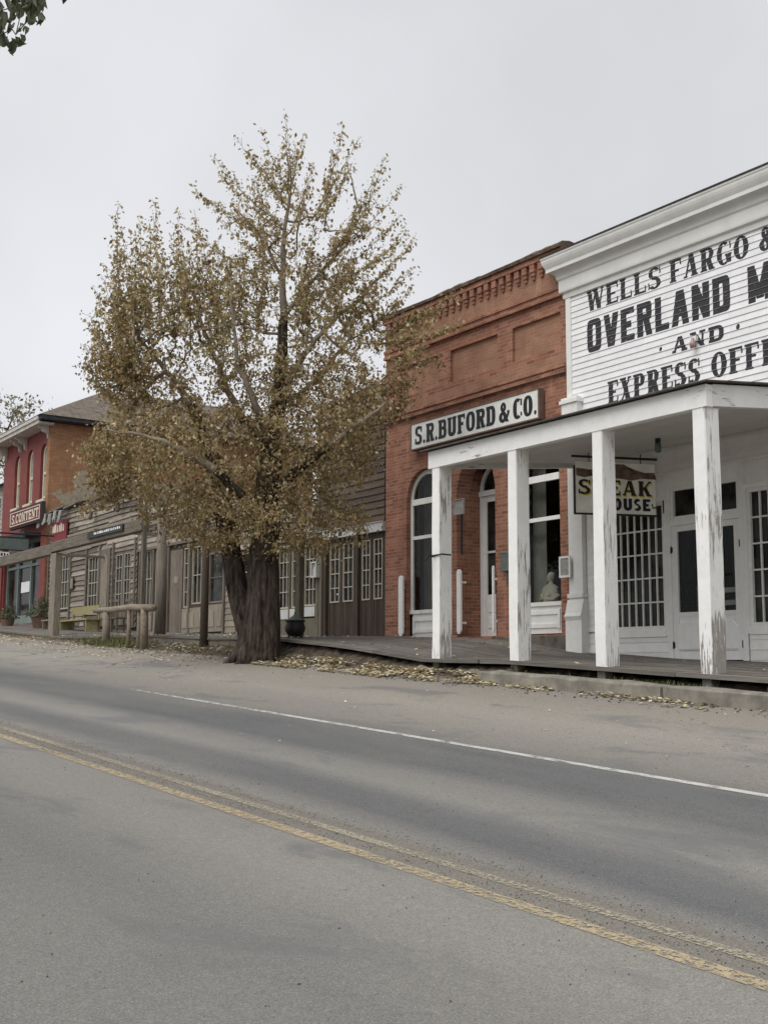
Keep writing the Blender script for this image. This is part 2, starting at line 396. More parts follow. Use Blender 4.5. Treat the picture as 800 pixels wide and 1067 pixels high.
def clap(mb, F, u0, u1, z0, z1, exp=.105, lap=.016, holes=(), jit=0.0, seams=True):
    """overlapping boards: each board leans out to its lower edge, with a dark groove under it"""
    n = max(1, round((z1-z0)/exp)); e = (z1-z0)/n
    for i in range(n):
        a, b = z0+i*e, z0+(i+1)*e; c = (a+b)/2
        segs = [(u0, u1)]
        for h in holes:
            if h[2] < c < h[3]:
                ns = []
                for s0, s1 in segs:
                    if h[1] <= s0 or h[0] >= s1: ns.append((s0, s1)); continue
                    if h[0] > s0: ns.append((s0, h[0]))
                    if h[1] < s1: ns.append((h[1], s1))
                segs = ns
        fs = []
        for s0, s1 in segs:
            while seams and s1-s0 > 3.2:
                k = s0+rnd.uniform(1.2, 2.8); fs.append((s0, k-.003)); s0 = k
            fs.append((s0, s1))
        for s0, s1 in fs:
            j0, j1, jo = (rnd.uniform(-jit, jit) for _ in range(3)); lo = lap+abs(jo)*.5
            A = F.P(s0, -lo, a+j0); B = F.P(s1, -lo, a+j1); C = F.P(s1, -.003, b+.004); D = F.P(s0, -.003, b+.004)
            mb.quad(A, D, C, B)
            mb.quad(F.P(s0, .004, a+j0+.004), A, B, F.P(s1, .004, a+j1+.004))
            mb.quad(A, F.P(s0, .004, a+j0), D); mb.quad(B, C, F.P(s1, .004, a+j1))

def window(par, F, u0, u1, z0, z1, cols, rows, mat, glass, dep=.06, fw=.05, mw=.022, sill=None, name='window', mid=None, label=None, grow=None):
    """frame with glazing bars; its pane (and sill) are sub-parts"""
    mb = MB()
    F.box(mb, u0, u0+fw, z0, z1, dep-.045, dep+.02); F.box(mb, u1-fw, u1, z0, z1, dep-.045, dep+.02)
    F.box(mb, u0+fw, u1-fw, z0, z0+fw, dep-.043, dep+.02); F.box(mb, u0+fw, u1-fw, z1-fw, z1, dep-.043, dep+.02)
    iu0, iu1, iz0, iz1 = u0+fw, u1-fw, z0+fw, z1-fw
    for k in range(1, cols):
        u = iu0+(iu1-iu0)*k/cols; w = mw*(1.9 if mid == 'v' and k*2 == cols else 1)
        F.box(mb, u-w/2, u+w/2, iz0, iz1, dep-.025, dep+.012)
    zs = rows if isinstance(rows, (list, tuple)) else [iz0+(iz1-iz0)*k/rows for k in range(1, rows)]
    for q, z in enumerate(zs):
        w = mw*(1.8 if mid == 'h' and (q+1)*2 == len(zs)+1 else 1)
        F.box(mb, iu0, iu1, z-w/2, z+w/2, dep-.028, dep+.010)
    w_ = mb.build(name, mat, par)
    if label: w_['label'] = label
    g = MB(); g.quad(F.P(iu0-.01, dep+.004, iz0-.01), F.P(iu0-.01, dep+.004, iz1+.01), F.P(iu1+.01, dep+.004, iz1+.01), F.P(iu1+.01, dep+.004, iz0-.01))
    g.build('pane', glass, w_)
    if sill:
        sb = MB(); F.box(sb, u0-.05, u1+.05, z0-.06, z0-.002, -.05, dep); sb.build('sill', sill, w_)
    return w_

# ------------------------------------------------------------------ lettering
def arc(cx, cy, rx, ry, tx, ty, a0, a1, n=14, p=2.0):
    out = []; e = 2.0/p
    def pt(a, k):
        c, s_ = math.cos(a), math.sin(a)
        return (cx+(rx-k*tx)*math.copysign(abs(c)**e, c), cy+(ry-k*ty)*math.copysign(abs(s_)**e, s_))
    for i in range(n):
        a = R(a0+(a1-a0)*i/n); b = R(a0+(a1-a0)*(i+1)/n)
        out.append([pt(a, 0), pt(b, 0), pt(b, 1), pt(a, 1)])
    return [('g', out)]
def rc(x0, y0, x1, y1): return [('g', [[(x0, y0), (x1, y0), (x1, y1), (x0, y1)]])]
def dg(x0, y0, x1, y1, w): return [('g', [[(x0-w/2, y0), (x0+w/2, y0), (x1+w/2, y1), (x1-w/2, y1)]])]
def glyph(ch, w, T, t, sf, p=2.0):
    """w width, T stem, t thin stroke, sf serif reach (0 = sans); unit height"""
    sh = t*.8 if sf else 0; S = lambda x: rc(x-T/2-sf, 0, x+T/2+sf, sh)+rc(x-T/2-sf, 1-sh, x+T/2+sf, 1) if sf else []
    St = lambda x: rc(x-T/2-sf, 1-sh, x+T/2+sf, 1) if sf else []
    Sb = lambda x: rc(x-T/2-sf, 0, x+T/2+sf, sh) if sf else []
    L = T/2+sf; Rr = w-T/2-sf; stem = lambda x: rc(x-T/2, 0, x+T/2, 1)
    tick = lambda y0, y1: rc(w-t*.7, y0, w, y1) if sf else []
    if ch == 'E': return stem(L)+S(L)+rc(L, 0, w, t)+rc(L, 1-t, w, 1)+rc(L, .5-t/2, w*.78, .5+t/2)+tick(0, .28)+tick(.72, 1)
    if ch == 'F': return stem(L)+S(L)+rc(L, 1-t, w, 1)+rc(L, .5-t/2, w*.78, .5+t/2)+tick(.72, 1)
    if ch == 'L': return stem(L)+S(L)+rc(L, 0, w, t)+tick(0, .32)
    if ch == 'I': return stem(w/2)+S(w/2)
    if ch == 'T': return stem(w/2)+Sb(w/2)+rc(0, 1-t, w, 1)+(rc(0, .74, t*.7, 1)+rc(w-t*.7, .74, w, 1) if sf else [])
    if ch == 'H': return stem(L)+S(L)+stem(Rr)+S(Rr)+rc(L, .5-t/2, Rr, .5+t/2)
    if ch == 'N': return rc(L-t*.4-(0 if sf else (T-t)/2*0), 0, L+t*.4, 1)+Sb(L)+St(L)+rc(Rr-t*.4, 0, Rr+t*.4, 1)+St(Rr)+dg(Rr, 0, L, 1, T*1.05) if sf else stem(L)+stem(Rr)+dg(Rr, 0, L, 1, T)
    if ch == 'M': return (rc(L-t*.4, 0, L+t*.4, 1) if sf else stem(L))+S(L)+stem(Rr)+S(Rr)+dg(w/2, .08, L, 1, T*.95)+dg(w/2, .08, Rr, 1, t if sf else T*.95)
    if ch == 'A':
        q = T*.6
        return dg(t/2+sf, 0, w/2-q*.15, 1, t if sf else T)+dg(w-T/2-sf, 0, w/2+q*.15, 1, T)+rc(w*.27, .25, w*.73, .25+t*.85)+(rc(0, 0, t+2*sf, sh)+rc(w-T-2*sf, 0, w, sh) if sf else [])
    if ch == 'V': return dg(w/2-.02, 0, T/2+sf, 1, T)+dg(w/2+.02, 0, w-t/2-sf, 1, t if sf else T)+(rc(0, 1-sh, T+2*sf, 1)+rc(w-t-2*sf, 1-sh, w, 1) if sf else [])
    if ch == 'W':
        return dg(w*.3, 0, T/2+sf*.6, 1, T)+dg(w*.3, 0, w*.52, .95, t)+dg(w*.72, 0, w*.5, 1, T)+dg(w*.72, 0, w-t/2-sf*.6, 1, t)+(rc(0, 1-sh, T+sf*1.2, 1)+rc(w-t-sf*1.5, 1-sh, w, 1)+rc(w*.5-T*.6-sf*.6, 1-sh, w*.5+T*.6+sf*.3, 1) if sf else [])
    if ch == 'X': return dg(w-T/2-sf, 0, T/2+sf, 1, T)+dg(t/2+sf, 0, w-t/2-sf, 1, t if sf else T)+(rc(0, 0, t+2*sf, sh)+rc(w-T-2*sf, 0, w, sh)+rc(0, 1-sh, T+2*sf, 1)+rc(w-t-2*sf, 1-sh, w, 1) if sf else [])
    if ch == 'K': return stem(L)+S(L)+dg(L+T*.4, .38, w-t/2-sf, 1, t)+dg(w-T/2-sf, 0, L+T*.9, .6, T)+(rc(w-T-2*sf, 0, w, sh)+rc(w-t-2*sf, 1-sh, w, 1) if sf else [])
    if ch == 'U': return rc(L-T/2, .3, L+T/2, 1)+St(L)+rc(Rr-T/2, .3, Rr+T/2, 1)+St(Rr)+arc(w/2, .32, (Rr-L)/2+T/2, .33, T, t*1.2, 180, 360, 14, p)
    if ch == 'O': return arc(w/2, .5, w/2, .51, T, t, 0, 360, 28, p)
    if ch == 'C': return arc(w/2, .5, w/2, .51, T, t, 52, 308, 20, p)+(rc(w-t*.7, .62, w, .95)+rc(w-t*.7, .12, w, .3) if sf else [])
    if ch == 'G': return arc(w/2, .5, w/2, .51, T, t, 52, 300, 20, p)+rc(w-T, .06, w, .46)+rc(w-T-max(sf, .04), .46-t*.9, w+sf*.5, .46)+(rc(w-t*.7, .66, w, .95) if sf else [])
    if ch == 'D': return stem(L)+rc(L-T/2-sf, 0, L, max(t, sh))+rc(L-T/2-sf, 1-max(t, sh), L, 1)+rc(L, 0, w*.55, t)+rc(L, 1-t, w*.55, 1)+arc(w*.55, .5, w*.45, .5, T, t, -90, 90, 14, p)
    if ch in 'PRB':
        m = .46
        g = stem(L)+S(L)+rc(L, 1-t, w*.6, 1)+rc(L, m, w*.6, m+t)+arc(w*.6, (1+m)/2, w*.37, (1-m)/2, T*.9, t, -90, 90, 12, p)
        if ch == 'R': g += dg(w-T*.5-sf*.4, 0, w*.58, m+t*.4, T)+(rc(w-T-sf*.6, 0, w+sf*.3, sh) if sf else [])
        if ch == 'B': g += rc(L, 0, w*.6, t)+arc(w*.6, (m+t)/2, w*.4, (m+t)/2, T*.95, t, -90, 90, 12, p)
        return g
    if ch == 'S':
        return arc(w/2, .735, w*.47, .27, T*.9, t, 28, 230, 14, p)+arc(w/2, .262, w*.5, .27, T*.95, t, -152, 62, 14, p)+[('g', [[(w*.13, .66), (w*.28, .47), (w*.87, .34), (w*.72, .55)]])]+(rc(w-t*.8, .66, w-.01, .96)+rc(.01, .04, t*.8, .34) if sf else [])
    if ch == '&': return arc(w*.42, .755, w*.27, .25, T*.7, t*.9, 0, 360, 18)+arc(w*.38, .27, w*.38, .28, T*.9, t, 0, 360, 20)+dg(w-T*.55, 0, w*.28, .72, T*.8)+dg(w*.7, .12, w*.92, .46, t)+rc(w*.78, .42, w, .42+t*.8)
    if ch == '.': return arc(w/2, .10, w/2, .11, w/2-.001, .109, 0, 360, 12)
    if ch == '*': return arc(w/2, .5, w/2, .5, w/2-.001, .499, 0, 360, 12)
    return []
WID = {'W': 1.35, 'M': 1.25, 'I': .55, '.': .28, ' ': .42, '&': 1.05, 'N': 1.05, 'O': 1.02, 'L': .88, 'E': .92, 'F': .88, 'S': .9, 'A': 1.05, 'U': 1.05, '*': .2}
def text_polys(txt, total, T, t, sf, p=2.0, gap=.14, ratio=None):
    """returns convex polys in units of height, laid out to fill 'total' (in heights)"""
    ws = [WID.get(c, 1.0) for c in txt]; G = gap*(len(txt)-1); k = (total-G)/sum(ws); x = 0; out = []
    for c, w in zip(txt, ws):
        w *= k
        for gi, (_, polys) in enumerate(glyph(c, w, T, t, sf, p)):
            for q in polys: out.append((gi, [(x+a, b) for a, b in q]))
        x += w+gap
    return out
def clip(poly, z, keep_above):
    out = []; n = len(poly)
    for i in range(n):
        a, b = poly[i], poly[(i+1) % n]; ia = (a[1] >= z) == keep_above; ib = (b[1] >= z) == keep_above
        if ia: out.append(a)
        if ia != ib and abs(b[1]-a[1]) > 1e-9:
            k = (z-a[1])/(b[1]-a[1]); out.append((a[0]+k*(b[0]-a[0]), z))
    return out
def letters(mb, polys, fn, h, off=.0006, strips=None):
    """fn(x, z, layer, strip) -> 3D point. strips: (z0, e, n) slices the letters so they lie on clapboards"""
    for gi, q in polys:
        q = [(a*h, b*h) for a, b in q]
        if strips is None:
            mb.quad(*[fn(a, b, gi*off, None) for a, b in q]); continue
        z0, e, n, zb = strips
        lo = min(b for a, b in q)+zb; hi = max(b for a, b in q)+zb
        for k in range(int((lo-z0)//e), int((hi-z0)//e)+1):
            qq = clip(q, z0+k*e-zb+.004, True)
            if len(qq) > 2: qq = clip(qq, z0+(k+1)*e-zb, False)
            if len(qq) > 2: mb.quad(*[fn(a, b, gi*off, k) for a, b in qq])

# ------------------------------------------------------------------ ground
GX = [-400, -60, -20, -4.5, 0, 3.7, 7, 8.5, 10.15, 10.3, 14, 60, 400]; GZ = [-3, -1.6, -1.2, -1.06, -.95, -.81, -.667, -.5, -.30, -.28, -.2, -.1, 1]
def sl(s):
    return .048*(min(max(s, -40), 80)-10)+.01*max(0, s-80)+.01*min(0, s+40)
def gz(x, s): return float(np.interp(x, GX, GZ))+sl(s)
def sheet(name, xs, ss, mat, dz, **kw):
    mb = MB(); idx = {}
    for i, x in enumerate(xs):
        for j, s in enumerate(ss): idx[i, j] = len(mb.v); mb.v.append((x, s, gz(x, s)+dz))
    for i in range(len(xs)-1):
        for j in range(len(ss)-1): mb.f.append((idx[i, j], idx[i+1, j], idx[i+1, j+1], idx[i, j+1])); mb.mi.append(0)
    return tag(mb.build(name, mat), **kw)
SS = [-400, -120, -40]+[-38+2*i for i in range(59)]+[80, 120, 200, 400, 800]
SS = sorted(set(SS))
sheet('ground', GX, SS, M['dirt'], 0, kind='structure')
sheet('road', [-4.5, 0, 3.7, 7, 8.5, 10.15], SS[1:-1], M['asphalt'], .004, kind='structure')
sheet('road_edge_line', [6.98, 7.0, 7.06], SS[1:-1], M['line_white'], .008, kind='structure')
sheet('centre_line', [3.66, 3.7, 3.76], SS[1:-1], M['line_yellow'], .008, kind='structure')
sheet('centre_line', [3.90, 3.98], SS[1:-1], M['line_yellow_bad'], .008, kind='structure')

ES = [4, 8.2, 9.5, 11.2, 12.9, 14.7, 17.1, 19.6, 22.2, 25.4, 31.5, 36.7, 56]; EZ = [-.30, -.10, -.04, .05, .13, .15, .40, .57, .62, .74, .82, 1.12, 1.95]
WS = [4, 11.4, 12.85, 13.65, 14.8, 15.9, 17.1, 19.85, 23.1, 27.4, 30.6, 37.2, 44, 56]; WZ = [-.2, .13, .17, .24, .28, .44, .56, .65, .72, .87, .95, 1.24, 1.58, 2.1]
def bw(x, s): k = min(max((x-10.72)/3.28, 0), 1); return float(np.interp(s, ES, EZ))*(1-k)+float(np.interp(s, WS, WZ))*k
SB = sorted(set([round(5+.6*i, 2) for i in range(85)]))
mb = MB(); mbe = MB()
xs = [10.72+i*.205 for i in range(17)]
for i in range(16):
    x0, x1 = xs[i]+.004, xs[i+1]-.004; s0 = SB[0]
    cuts = [SB[0]]; k = SB[0]+rnd.uniform(1, 4)
    while k < SB[-1]-1: cuts.append(k); k += rnd.uniform(2.6, 4.2)
    cuts.append(SB[-1])
    for a, b in zip(cuts, cuts[1:]):
        n = max(1, int((b-a)/.6)); js = rnd.uniform(-.006, .006)
        dx = rnd.uniform(-.03, .012) if i == 0 else 0
        st = [a+.004+(b-a-.008)*q/n for q in range(n+1)]
        V0 = len(mb.v)
        for s in st:
            z = bw(x0, s)+js; z2 = bw(x1, s)+js
            mb.v += [(x0+dx, s, z), (x1, s, z2), (x1, s, z2-.05), (x0+dx, s, z-.05)]
        for q in range(n):
            c = V0+4*q
            for e in range(4): mb.f.append((c+e, c+(e+1) % 4, c+4+(e+1) % 4, c+4+e)); mb.mi.append(0)
        mb.f.append((V0, V0+1, V0+2, V0+3)); mb.f.append((V0+4*n+3, V0+4*n+2, V0+4*n+1, V0+4*n)); mb.mi += [0, 0]
tag(mb.build('boardwalk', M['walk']), kind='structure')
# rubble bank under the walk's edge
mb = MB(); nx = 7; st = [5+.12*i for i in range(370)]
for s in st:
    for i in range(nx):
        x = (10.36 if s < 12.7 else 10.2)+i*.16; k = i/(nx-1)
        g = gz(x, s)+.01; tz = bw(10.72, s)-.10-(.05 if i < 4 else 0)
        z = g+(tz-g)*min(1, k*1.5)**1.2 if i else g-.03
        mb.v.append((x+rnd.uniform(-.03, .03), s, z+rnd.uniform(-.035, .03)*(1 if 0 < i else 0)))
for j in range(len(st)-1):
    for i in range(nx-1):
        a = j*nx+i; mb.f.append((a, a+1, a+nx+1, a+nx)); mb.mi.append(0)
tag(mb.build('earth_bank', M['bank']), kind='structure')
# fill beneath the boards further in
mb = MB(); ex = SB
for a, b in zip(ex, ex[1:]):
    mb.quad((11.25, a, bw(11.25, a)-.14), (14.3, a, bw(14, a)-.14), (14.3, b, bw(14, b)-.14), (11.25, b, bw(11.25, b)-.14))
tag(mb.build('soil_under_boardwalk', M['bank']), kind='structure')

def kerb(s0, s1, label, off=0):
    o = thing('kerb_stone', label, 'kerb', (10.2, (s0+s1)/2, gz(10.2, (s0+s1)/2)), 'kerb stones in front of the porch')
    mb = MB(); n = 14; W = 6
    for i in range(n+1):
        s = s0+(s1-s0)*i/n; g = gz(10.2, s); j = lambda a: rnd.uniform(-a, a)
        e = .02 if i in (0, n) else 0
        mb.v += [(10.03+e, s, g-.1), (10.045+off+j(.008)+e, s, g+.13+j(.010)), (10.075+off+j(.010), s, g+.158+j(.008)-e), (10.27+off, s, g+.165+j(.008)-e), (10.30+off, s, g+.13), (10.30+off, s, g-.1)]
    for i in range(n):
        for k in range(W-1):
            a = i*W+k; mb.f.append((a, a+W, a+W+1, a+1)); mb.mi.append(0)
    mb.f.append(tuple(range(W))); mb.f.append(tuple(reversed(range(n*W, n*W+W)))); mb.mi += [0, 0]
    mb.build('stone', M['stone'], o)
kerb(9.42, 12.66, 'long straight stone kerb before the porch, edge of dry leaves along its foot')
kerb(4.5, 9.36, 'rougher pitted kerb stone at the right edge of the photo below the corner post', -.02)

# ------------------------------------------------------------------ white clapboard storefront with porch
WF = thing('white_storefront', 'white clapboard false-front building with big black lettering and a deep cornice', 'building', (14, 12.14, .15))
F = FX(14.0); L0, L1 = 9.22, 15.05
holesWF = [(12.93, 14.12, .62, 2.62), (10.16, 11.35, .62, 2.62), (11.40, 12.88, .10, 2.92)]
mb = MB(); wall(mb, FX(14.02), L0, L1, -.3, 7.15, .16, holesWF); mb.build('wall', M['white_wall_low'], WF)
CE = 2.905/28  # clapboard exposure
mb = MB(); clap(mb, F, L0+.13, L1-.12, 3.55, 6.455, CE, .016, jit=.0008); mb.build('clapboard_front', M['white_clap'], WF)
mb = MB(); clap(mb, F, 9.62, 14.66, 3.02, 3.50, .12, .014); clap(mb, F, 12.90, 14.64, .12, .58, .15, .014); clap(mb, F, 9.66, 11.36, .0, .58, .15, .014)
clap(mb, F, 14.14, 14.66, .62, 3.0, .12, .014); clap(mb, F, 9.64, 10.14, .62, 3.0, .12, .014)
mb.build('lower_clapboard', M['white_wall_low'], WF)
boxes('corner_board', M['white_trim'], WF, [(13.965, 14.02, L1-.12, L1, 3.5, 6.5), (13.965, 14.02, L0, L0+.13, 3.5, 6.5)])
# pilasters with moulded feet
for a, b in ((14.67, 15.0), (9.27, 9.60)):
    mb = MB(); bz = bw(13.9, (a+b)/2)-.02
    mb.box(13.90, 14.02, a, b, bz+.9, 3.5)
    mb.box(13.87, 14.02, a-.02, b+.02, bz+.93, bz+1.0)
    prof = [(13.83, bz), (13.83, bz+.55), (13.80, bz+.62), (13.83, bz+.68), (13.885, bz+.90), (14.02, bz+.90), (14.02, bz)]
    for (p, q) in zip(prof, prof[1:]+prof[:1]): mb.quad((p[0], a-.03, p[1]), (p[0], b+.03, p[1]), (q[0], b+.03, q[1]), (q[0], a-.03, q[1]))
    mb.quad(*[(x, a-.03, z) for x, z in prof]); mb.quad(*[(x, b+.03, z) for x, z in reversed(prof)])
    mb.build('pilaster', M['white_trim'], WF)
    mb = MB(); mb.box(13.86, 14.0, a+.03, b+.08, 4.2, 4.52); mb.box(13.83, 14.0, a+.0, b+.11, 4.52, 4.58); mb.box(13.85, 14.0, a+.03, b+.08, 4.58, 4.62)
    mb.build('pilaster_cap', M['white_end'], WF)
# cornice with returns
prof = [(.03, 6.42), (-.045, 6.42), (-.055, 6.50), (-.095, 6.53), (-.10, 6.56), (-.10, 6.74), (-.125, 6.77), (-.13, 6.80)]
for k in range(6):
    a = R(90*k/5); prof.append((-.13-.10*(1-math.cos(a)), 6.80+.10*math.sin(a)))
prof += [(-.255, 6.90), (-.255, 6.96)]
for k in range(5):
    a = R(90*k/4); prof.append((-.255-.06*math.sin(a), 6.96+.17*(k/4)))
prof += [(-.325, 7.14), (-.325, 7.175)]
mb = MB(); b0 = len(mb.v); NP = len(prof)
paths = []
for d, z in prof: paths.append([(14.6, L0+d, z), (14+d, L0+d, z), (14+d, L1-d, z), (14.6, L1-d, z)])
for p in paths: mb.v += p
for i in range(NP-1):
    for k in range(3): a = i*4+k; mb.f.append((a, a+1, a+5, a+4)); mb.mi.append(0)
mb.build('cornice', M['cornice'], WF)
mb = MB(); mb.hexa([(13.66, L0-.34, 7.176), (15.2, L0-.34, 7.176), (15.2, L1+.34, 7.176), (13.66, L1+.34, 7.176), (13.66, L0-.34, 7.20), (15.2, L0-.34, 7.26), (15.2, L1+.34, 7.26), (13.66, L1+.34, 7.20)])
mb.build('cornice_flashing', M['roofing'], WF)
boxes('side_wall', M['white_wall_low'], WF, [(14.18, 26, L0+.02, L0+.2, -.3, 5.2), (14.18, 26, L1-.2, L1-.02, -.3, 5.2), (25.8, 26, L0+.2, L1-.2, -.3, 5.2)])
mb = MB(); m_ = (L0+L1)/2
mb.quad((14.2, L0-.1, 5.15), (26.2, L0-.1, 5.15), (26.2, m_, 6.4), (14.2, m_, 6.4)); mb.quad((14.2, m_, 6.4), (26.2, m_, 6.4), (26.2, L1+.0, 5.15), (14.2, L1+.0, 5.15)); mb.quad((26.0, L0, 5.2), (26.0, L1, 5.2), (26.0, m_, 6.35))
mb.build('roof', M['roofing'], WF)
# room behind
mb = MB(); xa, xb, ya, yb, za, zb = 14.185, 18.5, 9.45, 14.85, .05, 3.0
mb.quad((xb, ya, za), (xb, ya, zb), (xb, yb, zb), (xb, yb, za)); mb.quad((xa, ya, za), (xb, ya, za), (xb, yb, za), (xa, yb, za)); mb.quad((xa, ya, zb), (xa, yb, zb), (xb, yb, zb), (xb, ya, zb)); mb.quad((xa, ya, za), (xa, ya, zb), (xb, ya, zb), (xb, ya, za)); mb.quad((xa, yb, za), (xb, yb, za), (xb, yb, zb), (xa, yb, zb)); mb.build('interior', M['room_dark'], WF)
# windows with many lights
for (a, b, z0, z1) in holesWF[:2]:
    w = window(WF, F, a, b, z0, z1, 7, [z0+.05+.38*k for k in range(1, 5)], M['white_mull'], M['glass'], .05, .06, .024)
    mb = MB(); F.box(mb, a-.06, a, z0-.10, z1+.06, -.022, .02); F.box(mb, b, b+.06, z0-.10, z1+.06, -.022, .02); F.box(mb, a, b, z0-.11, z0, -.03, .02); F.box(mb, a, b, z1, z1+.06, -.022, .02)
    mb.build('casing', M['white_trim'], w)
# double door: transoms, glazed leaves with arched lower panels
def wdoor(u0, u1, hinge):
    z0, z1 = .15, 2.20; a, b = u0+.115, u1-.115
    mb = MB(); D = F
    D.box(mb, u0, a, z0, z1, .0, .045); D.box(mb, b, u1, z0, z1, .0, .045); D.box(mb, a, b, 2.11, z1, .002, .045); D.box(mb, a, b, z0, .87, .012, .045)
    D.box(mb, a, b, .80, .87, .002, .012)
    # chamfered raised panel
    pz0, pz1 = z0+.14, .74; P = [(a-.04, pz0), (a-.04, pz1-.10), (a+.05, pz1), (b-.05, pz1), (b+.04, pz1-.10), (b+.04, pz0)]
    Pi = [(a-.01, pz0+.03), (a-.01, pz1-.115), (a+.07, pz1-.03), (b-.07, pz1-.03), (b+.01, pz1-.115), (b+.01, pz0+.03)]
    mb.quad(*[F.P(u, -.012, z) for u, z in Pi])
    for k in range(6):
        p, q, r_, s_ = P[k], P[(k+1) % 6], Pi[(k+1) % 6], Pi[k]; mb.quad(F.P(*[p[0], .0, p[1]]), F.P(q[0], .0, q[1]), F.P(r_[0], -.012, r_[1]), F.P(s_[0], -.012, s_[1]))
    d = mb.build('door', M['white_trim'], WF)
    g = MB(); g.quad(F.P(a, .03, .87), F.P(a, .03, 2.11), F.P(b, .03, 2.11), F.P(b, .03, .87)); g.build('pane', M['clear'], d)
    for z in (.32, 1.78):
        h = MB(); uu = u1 if hinge == 'l' else u0; h.tube([F.P(uu, -.014, z), F.P(uu, -.014, z+.11)], .011, 8); F.box(h, uu-.025, uu+.025, z+.015, z+.095, -.006, -.001); h.build('hinge', M['blackish'], d)
    return d
wdoor(12.145, 12.80, 'l'); dR = wdoor(11.48, 12.135, 'r')
h = MB(); h.lathe((13.95, 12.10, 1.02), [(.01, -.03), (.03, -.02), (.035, 0), (.03, .02), (.01, .03)], 12); h.build('knob', M['blackish'], dR)
mb = MB()
F.box(mb, 12.80, 12.90, .08, 3.02, -.02, .06); F.box(mb, 11.38, 11.48, .08, 3.02, -.02, .06); F.box(mb, 11.48, 12.80, 2.205, 2.30, -.012, .06); F.box(mb, 11.48, 12.80, 2.80, 3.02, -.02, .06); F.box(mb, 12.09, 12.19, 2.30, 2.80, -.01, .06)
mb.build('door_frame', M['white_trim'], WF)
for a, b in ((12.19, 12.80), (11.48, 12.09)): window(WF, F, a, b, 2.30, 2.80, 1, 1, M['white_trim'], M['glass'], .05, .05, name='transom_light')
mb = MB(); F.box(mb, 9.6, 14.66, 3.02, 3.06, -.035, .02); mb.build('head_moulding', M['white_trim'], WF)
mb = MB(); mb.box(13.80, 14.04, 11.38, 12.9, .05, .135); mb.build('threshold', M['walk'], WF)
# painted lettering lying on the boards
def wf_fn(y0, zb):
    def fn(x, z, lay, k):
        zz = z+zb; kk = (zz-3.55)/CE; base = k; fr_ = min(max(kk-base, 0), 1)
        return (14-(.016*(1-fr_)+.003*fr_)-.0022-lay, y0-x, zz)
    return fn
def wf_text(txt, y0, y1, zb, h, T, t, sf, p=2.0, gap=.14):
    mb = MB(); letters(mb, text_polys(txt, (y0-y1)/h, T, t, sf, p, gap), wf_fn(y0, zb), h, .0005, (3.55, CE, 28, zb)); mb.build('painted_lettering', M['wf_paint'], WF)
wf_text('WELLS', 14.54, 12.86, 6.055, .355, .27, .10, .055)
wf_text('FARGO', 12.67, 11.13, 6.055, .355, .27, .10, .055)
wf_text('&', 10.94, 10.66, 6.055, .355, .27, .12, .04)
wf_text('CO', 10.42, 9.83, 6.055, .355, .27, .10, .055)
wf_text('OVERLAND', 14.55, 11.50, 5.335, .56, .235, .19, 0, 5.0, .11)
wf_text('MAIL', 11.17, 9.72, 5.335, .56, .235, .19, 0, 5.0, .11)
wf_text('AND', 12.66, 11.64, 4.915, .245, .36, .20, .06, 2.5, .24)
wf_text('*', 12.93, 12.87, 5.01, .07, .1, .1, 0); wf_text('*', 11.41, 11.34, 5.0, .09, .1, .1, 0)
wf_text('EXPRESS', 14.09, 12.12, 4.36, .385, .27, .10, .055, 2.0, .10)
wf_text('OFFICE', 11.90, 10.18, 4.36, .385, .27, .10, .055, 2.0, .10)
# porch
zc = lambda x, b: b+.1*(x-10.8)
P0, P1 = 9.28, 14.78
mb = MB(); mb.box(10.80, 10.92, P0, P1, 3.06, 3.33); mb.build('porch_beam', M['white_beam'], WF, bevel=.006)
for a, b in ((P0, P0+.1), (P1-.1, P1)):
    mb = MB(); mb.hexa([(10.922, a, zc(10.92, 3.06)), (13.99, a, zc(14, 3.06)), (13.99, b, zc(14, 3.06)), (10.922, b, zc(10.92, 3.06)), (10.922, a, zc(10.92, 3.33)), (13.99, a, zc(14, 3.33)), (13.99, b, zc(14, 3.33)), (10.922, b, zc(10.92, 3.33))]); mb.build('porch_beam', M['white_beam_end'], WF, bevel=.006)
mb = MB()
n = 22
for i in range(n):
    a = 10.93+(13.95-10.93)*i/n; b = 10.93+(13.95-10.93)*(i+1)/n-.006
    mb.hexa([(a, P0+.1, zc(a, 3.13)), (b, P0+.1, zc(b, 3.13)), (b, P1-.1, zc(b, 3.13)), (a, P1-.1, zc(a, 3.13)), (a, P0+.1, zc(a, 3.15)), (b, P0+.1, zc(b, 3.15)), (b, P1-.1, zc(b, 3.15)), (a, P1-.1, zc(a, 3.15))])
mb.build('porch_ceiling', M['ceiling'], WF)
mb = MB(); mb.hexa([(10.70, P0-.07, 3.335), (13.99, P0-.07, 3.67), (13.99, P1+.10, 3.67), (10.70, P1+.10, 3.335), (10.70, P0-.07, 3.352), (13.99, P0-.07, 3.70), (13.99, P1+.10, 3.70), (10.70, P1+.10, 3.352)]); mb.build('porch_roof', M['porch_roofing'], WF)
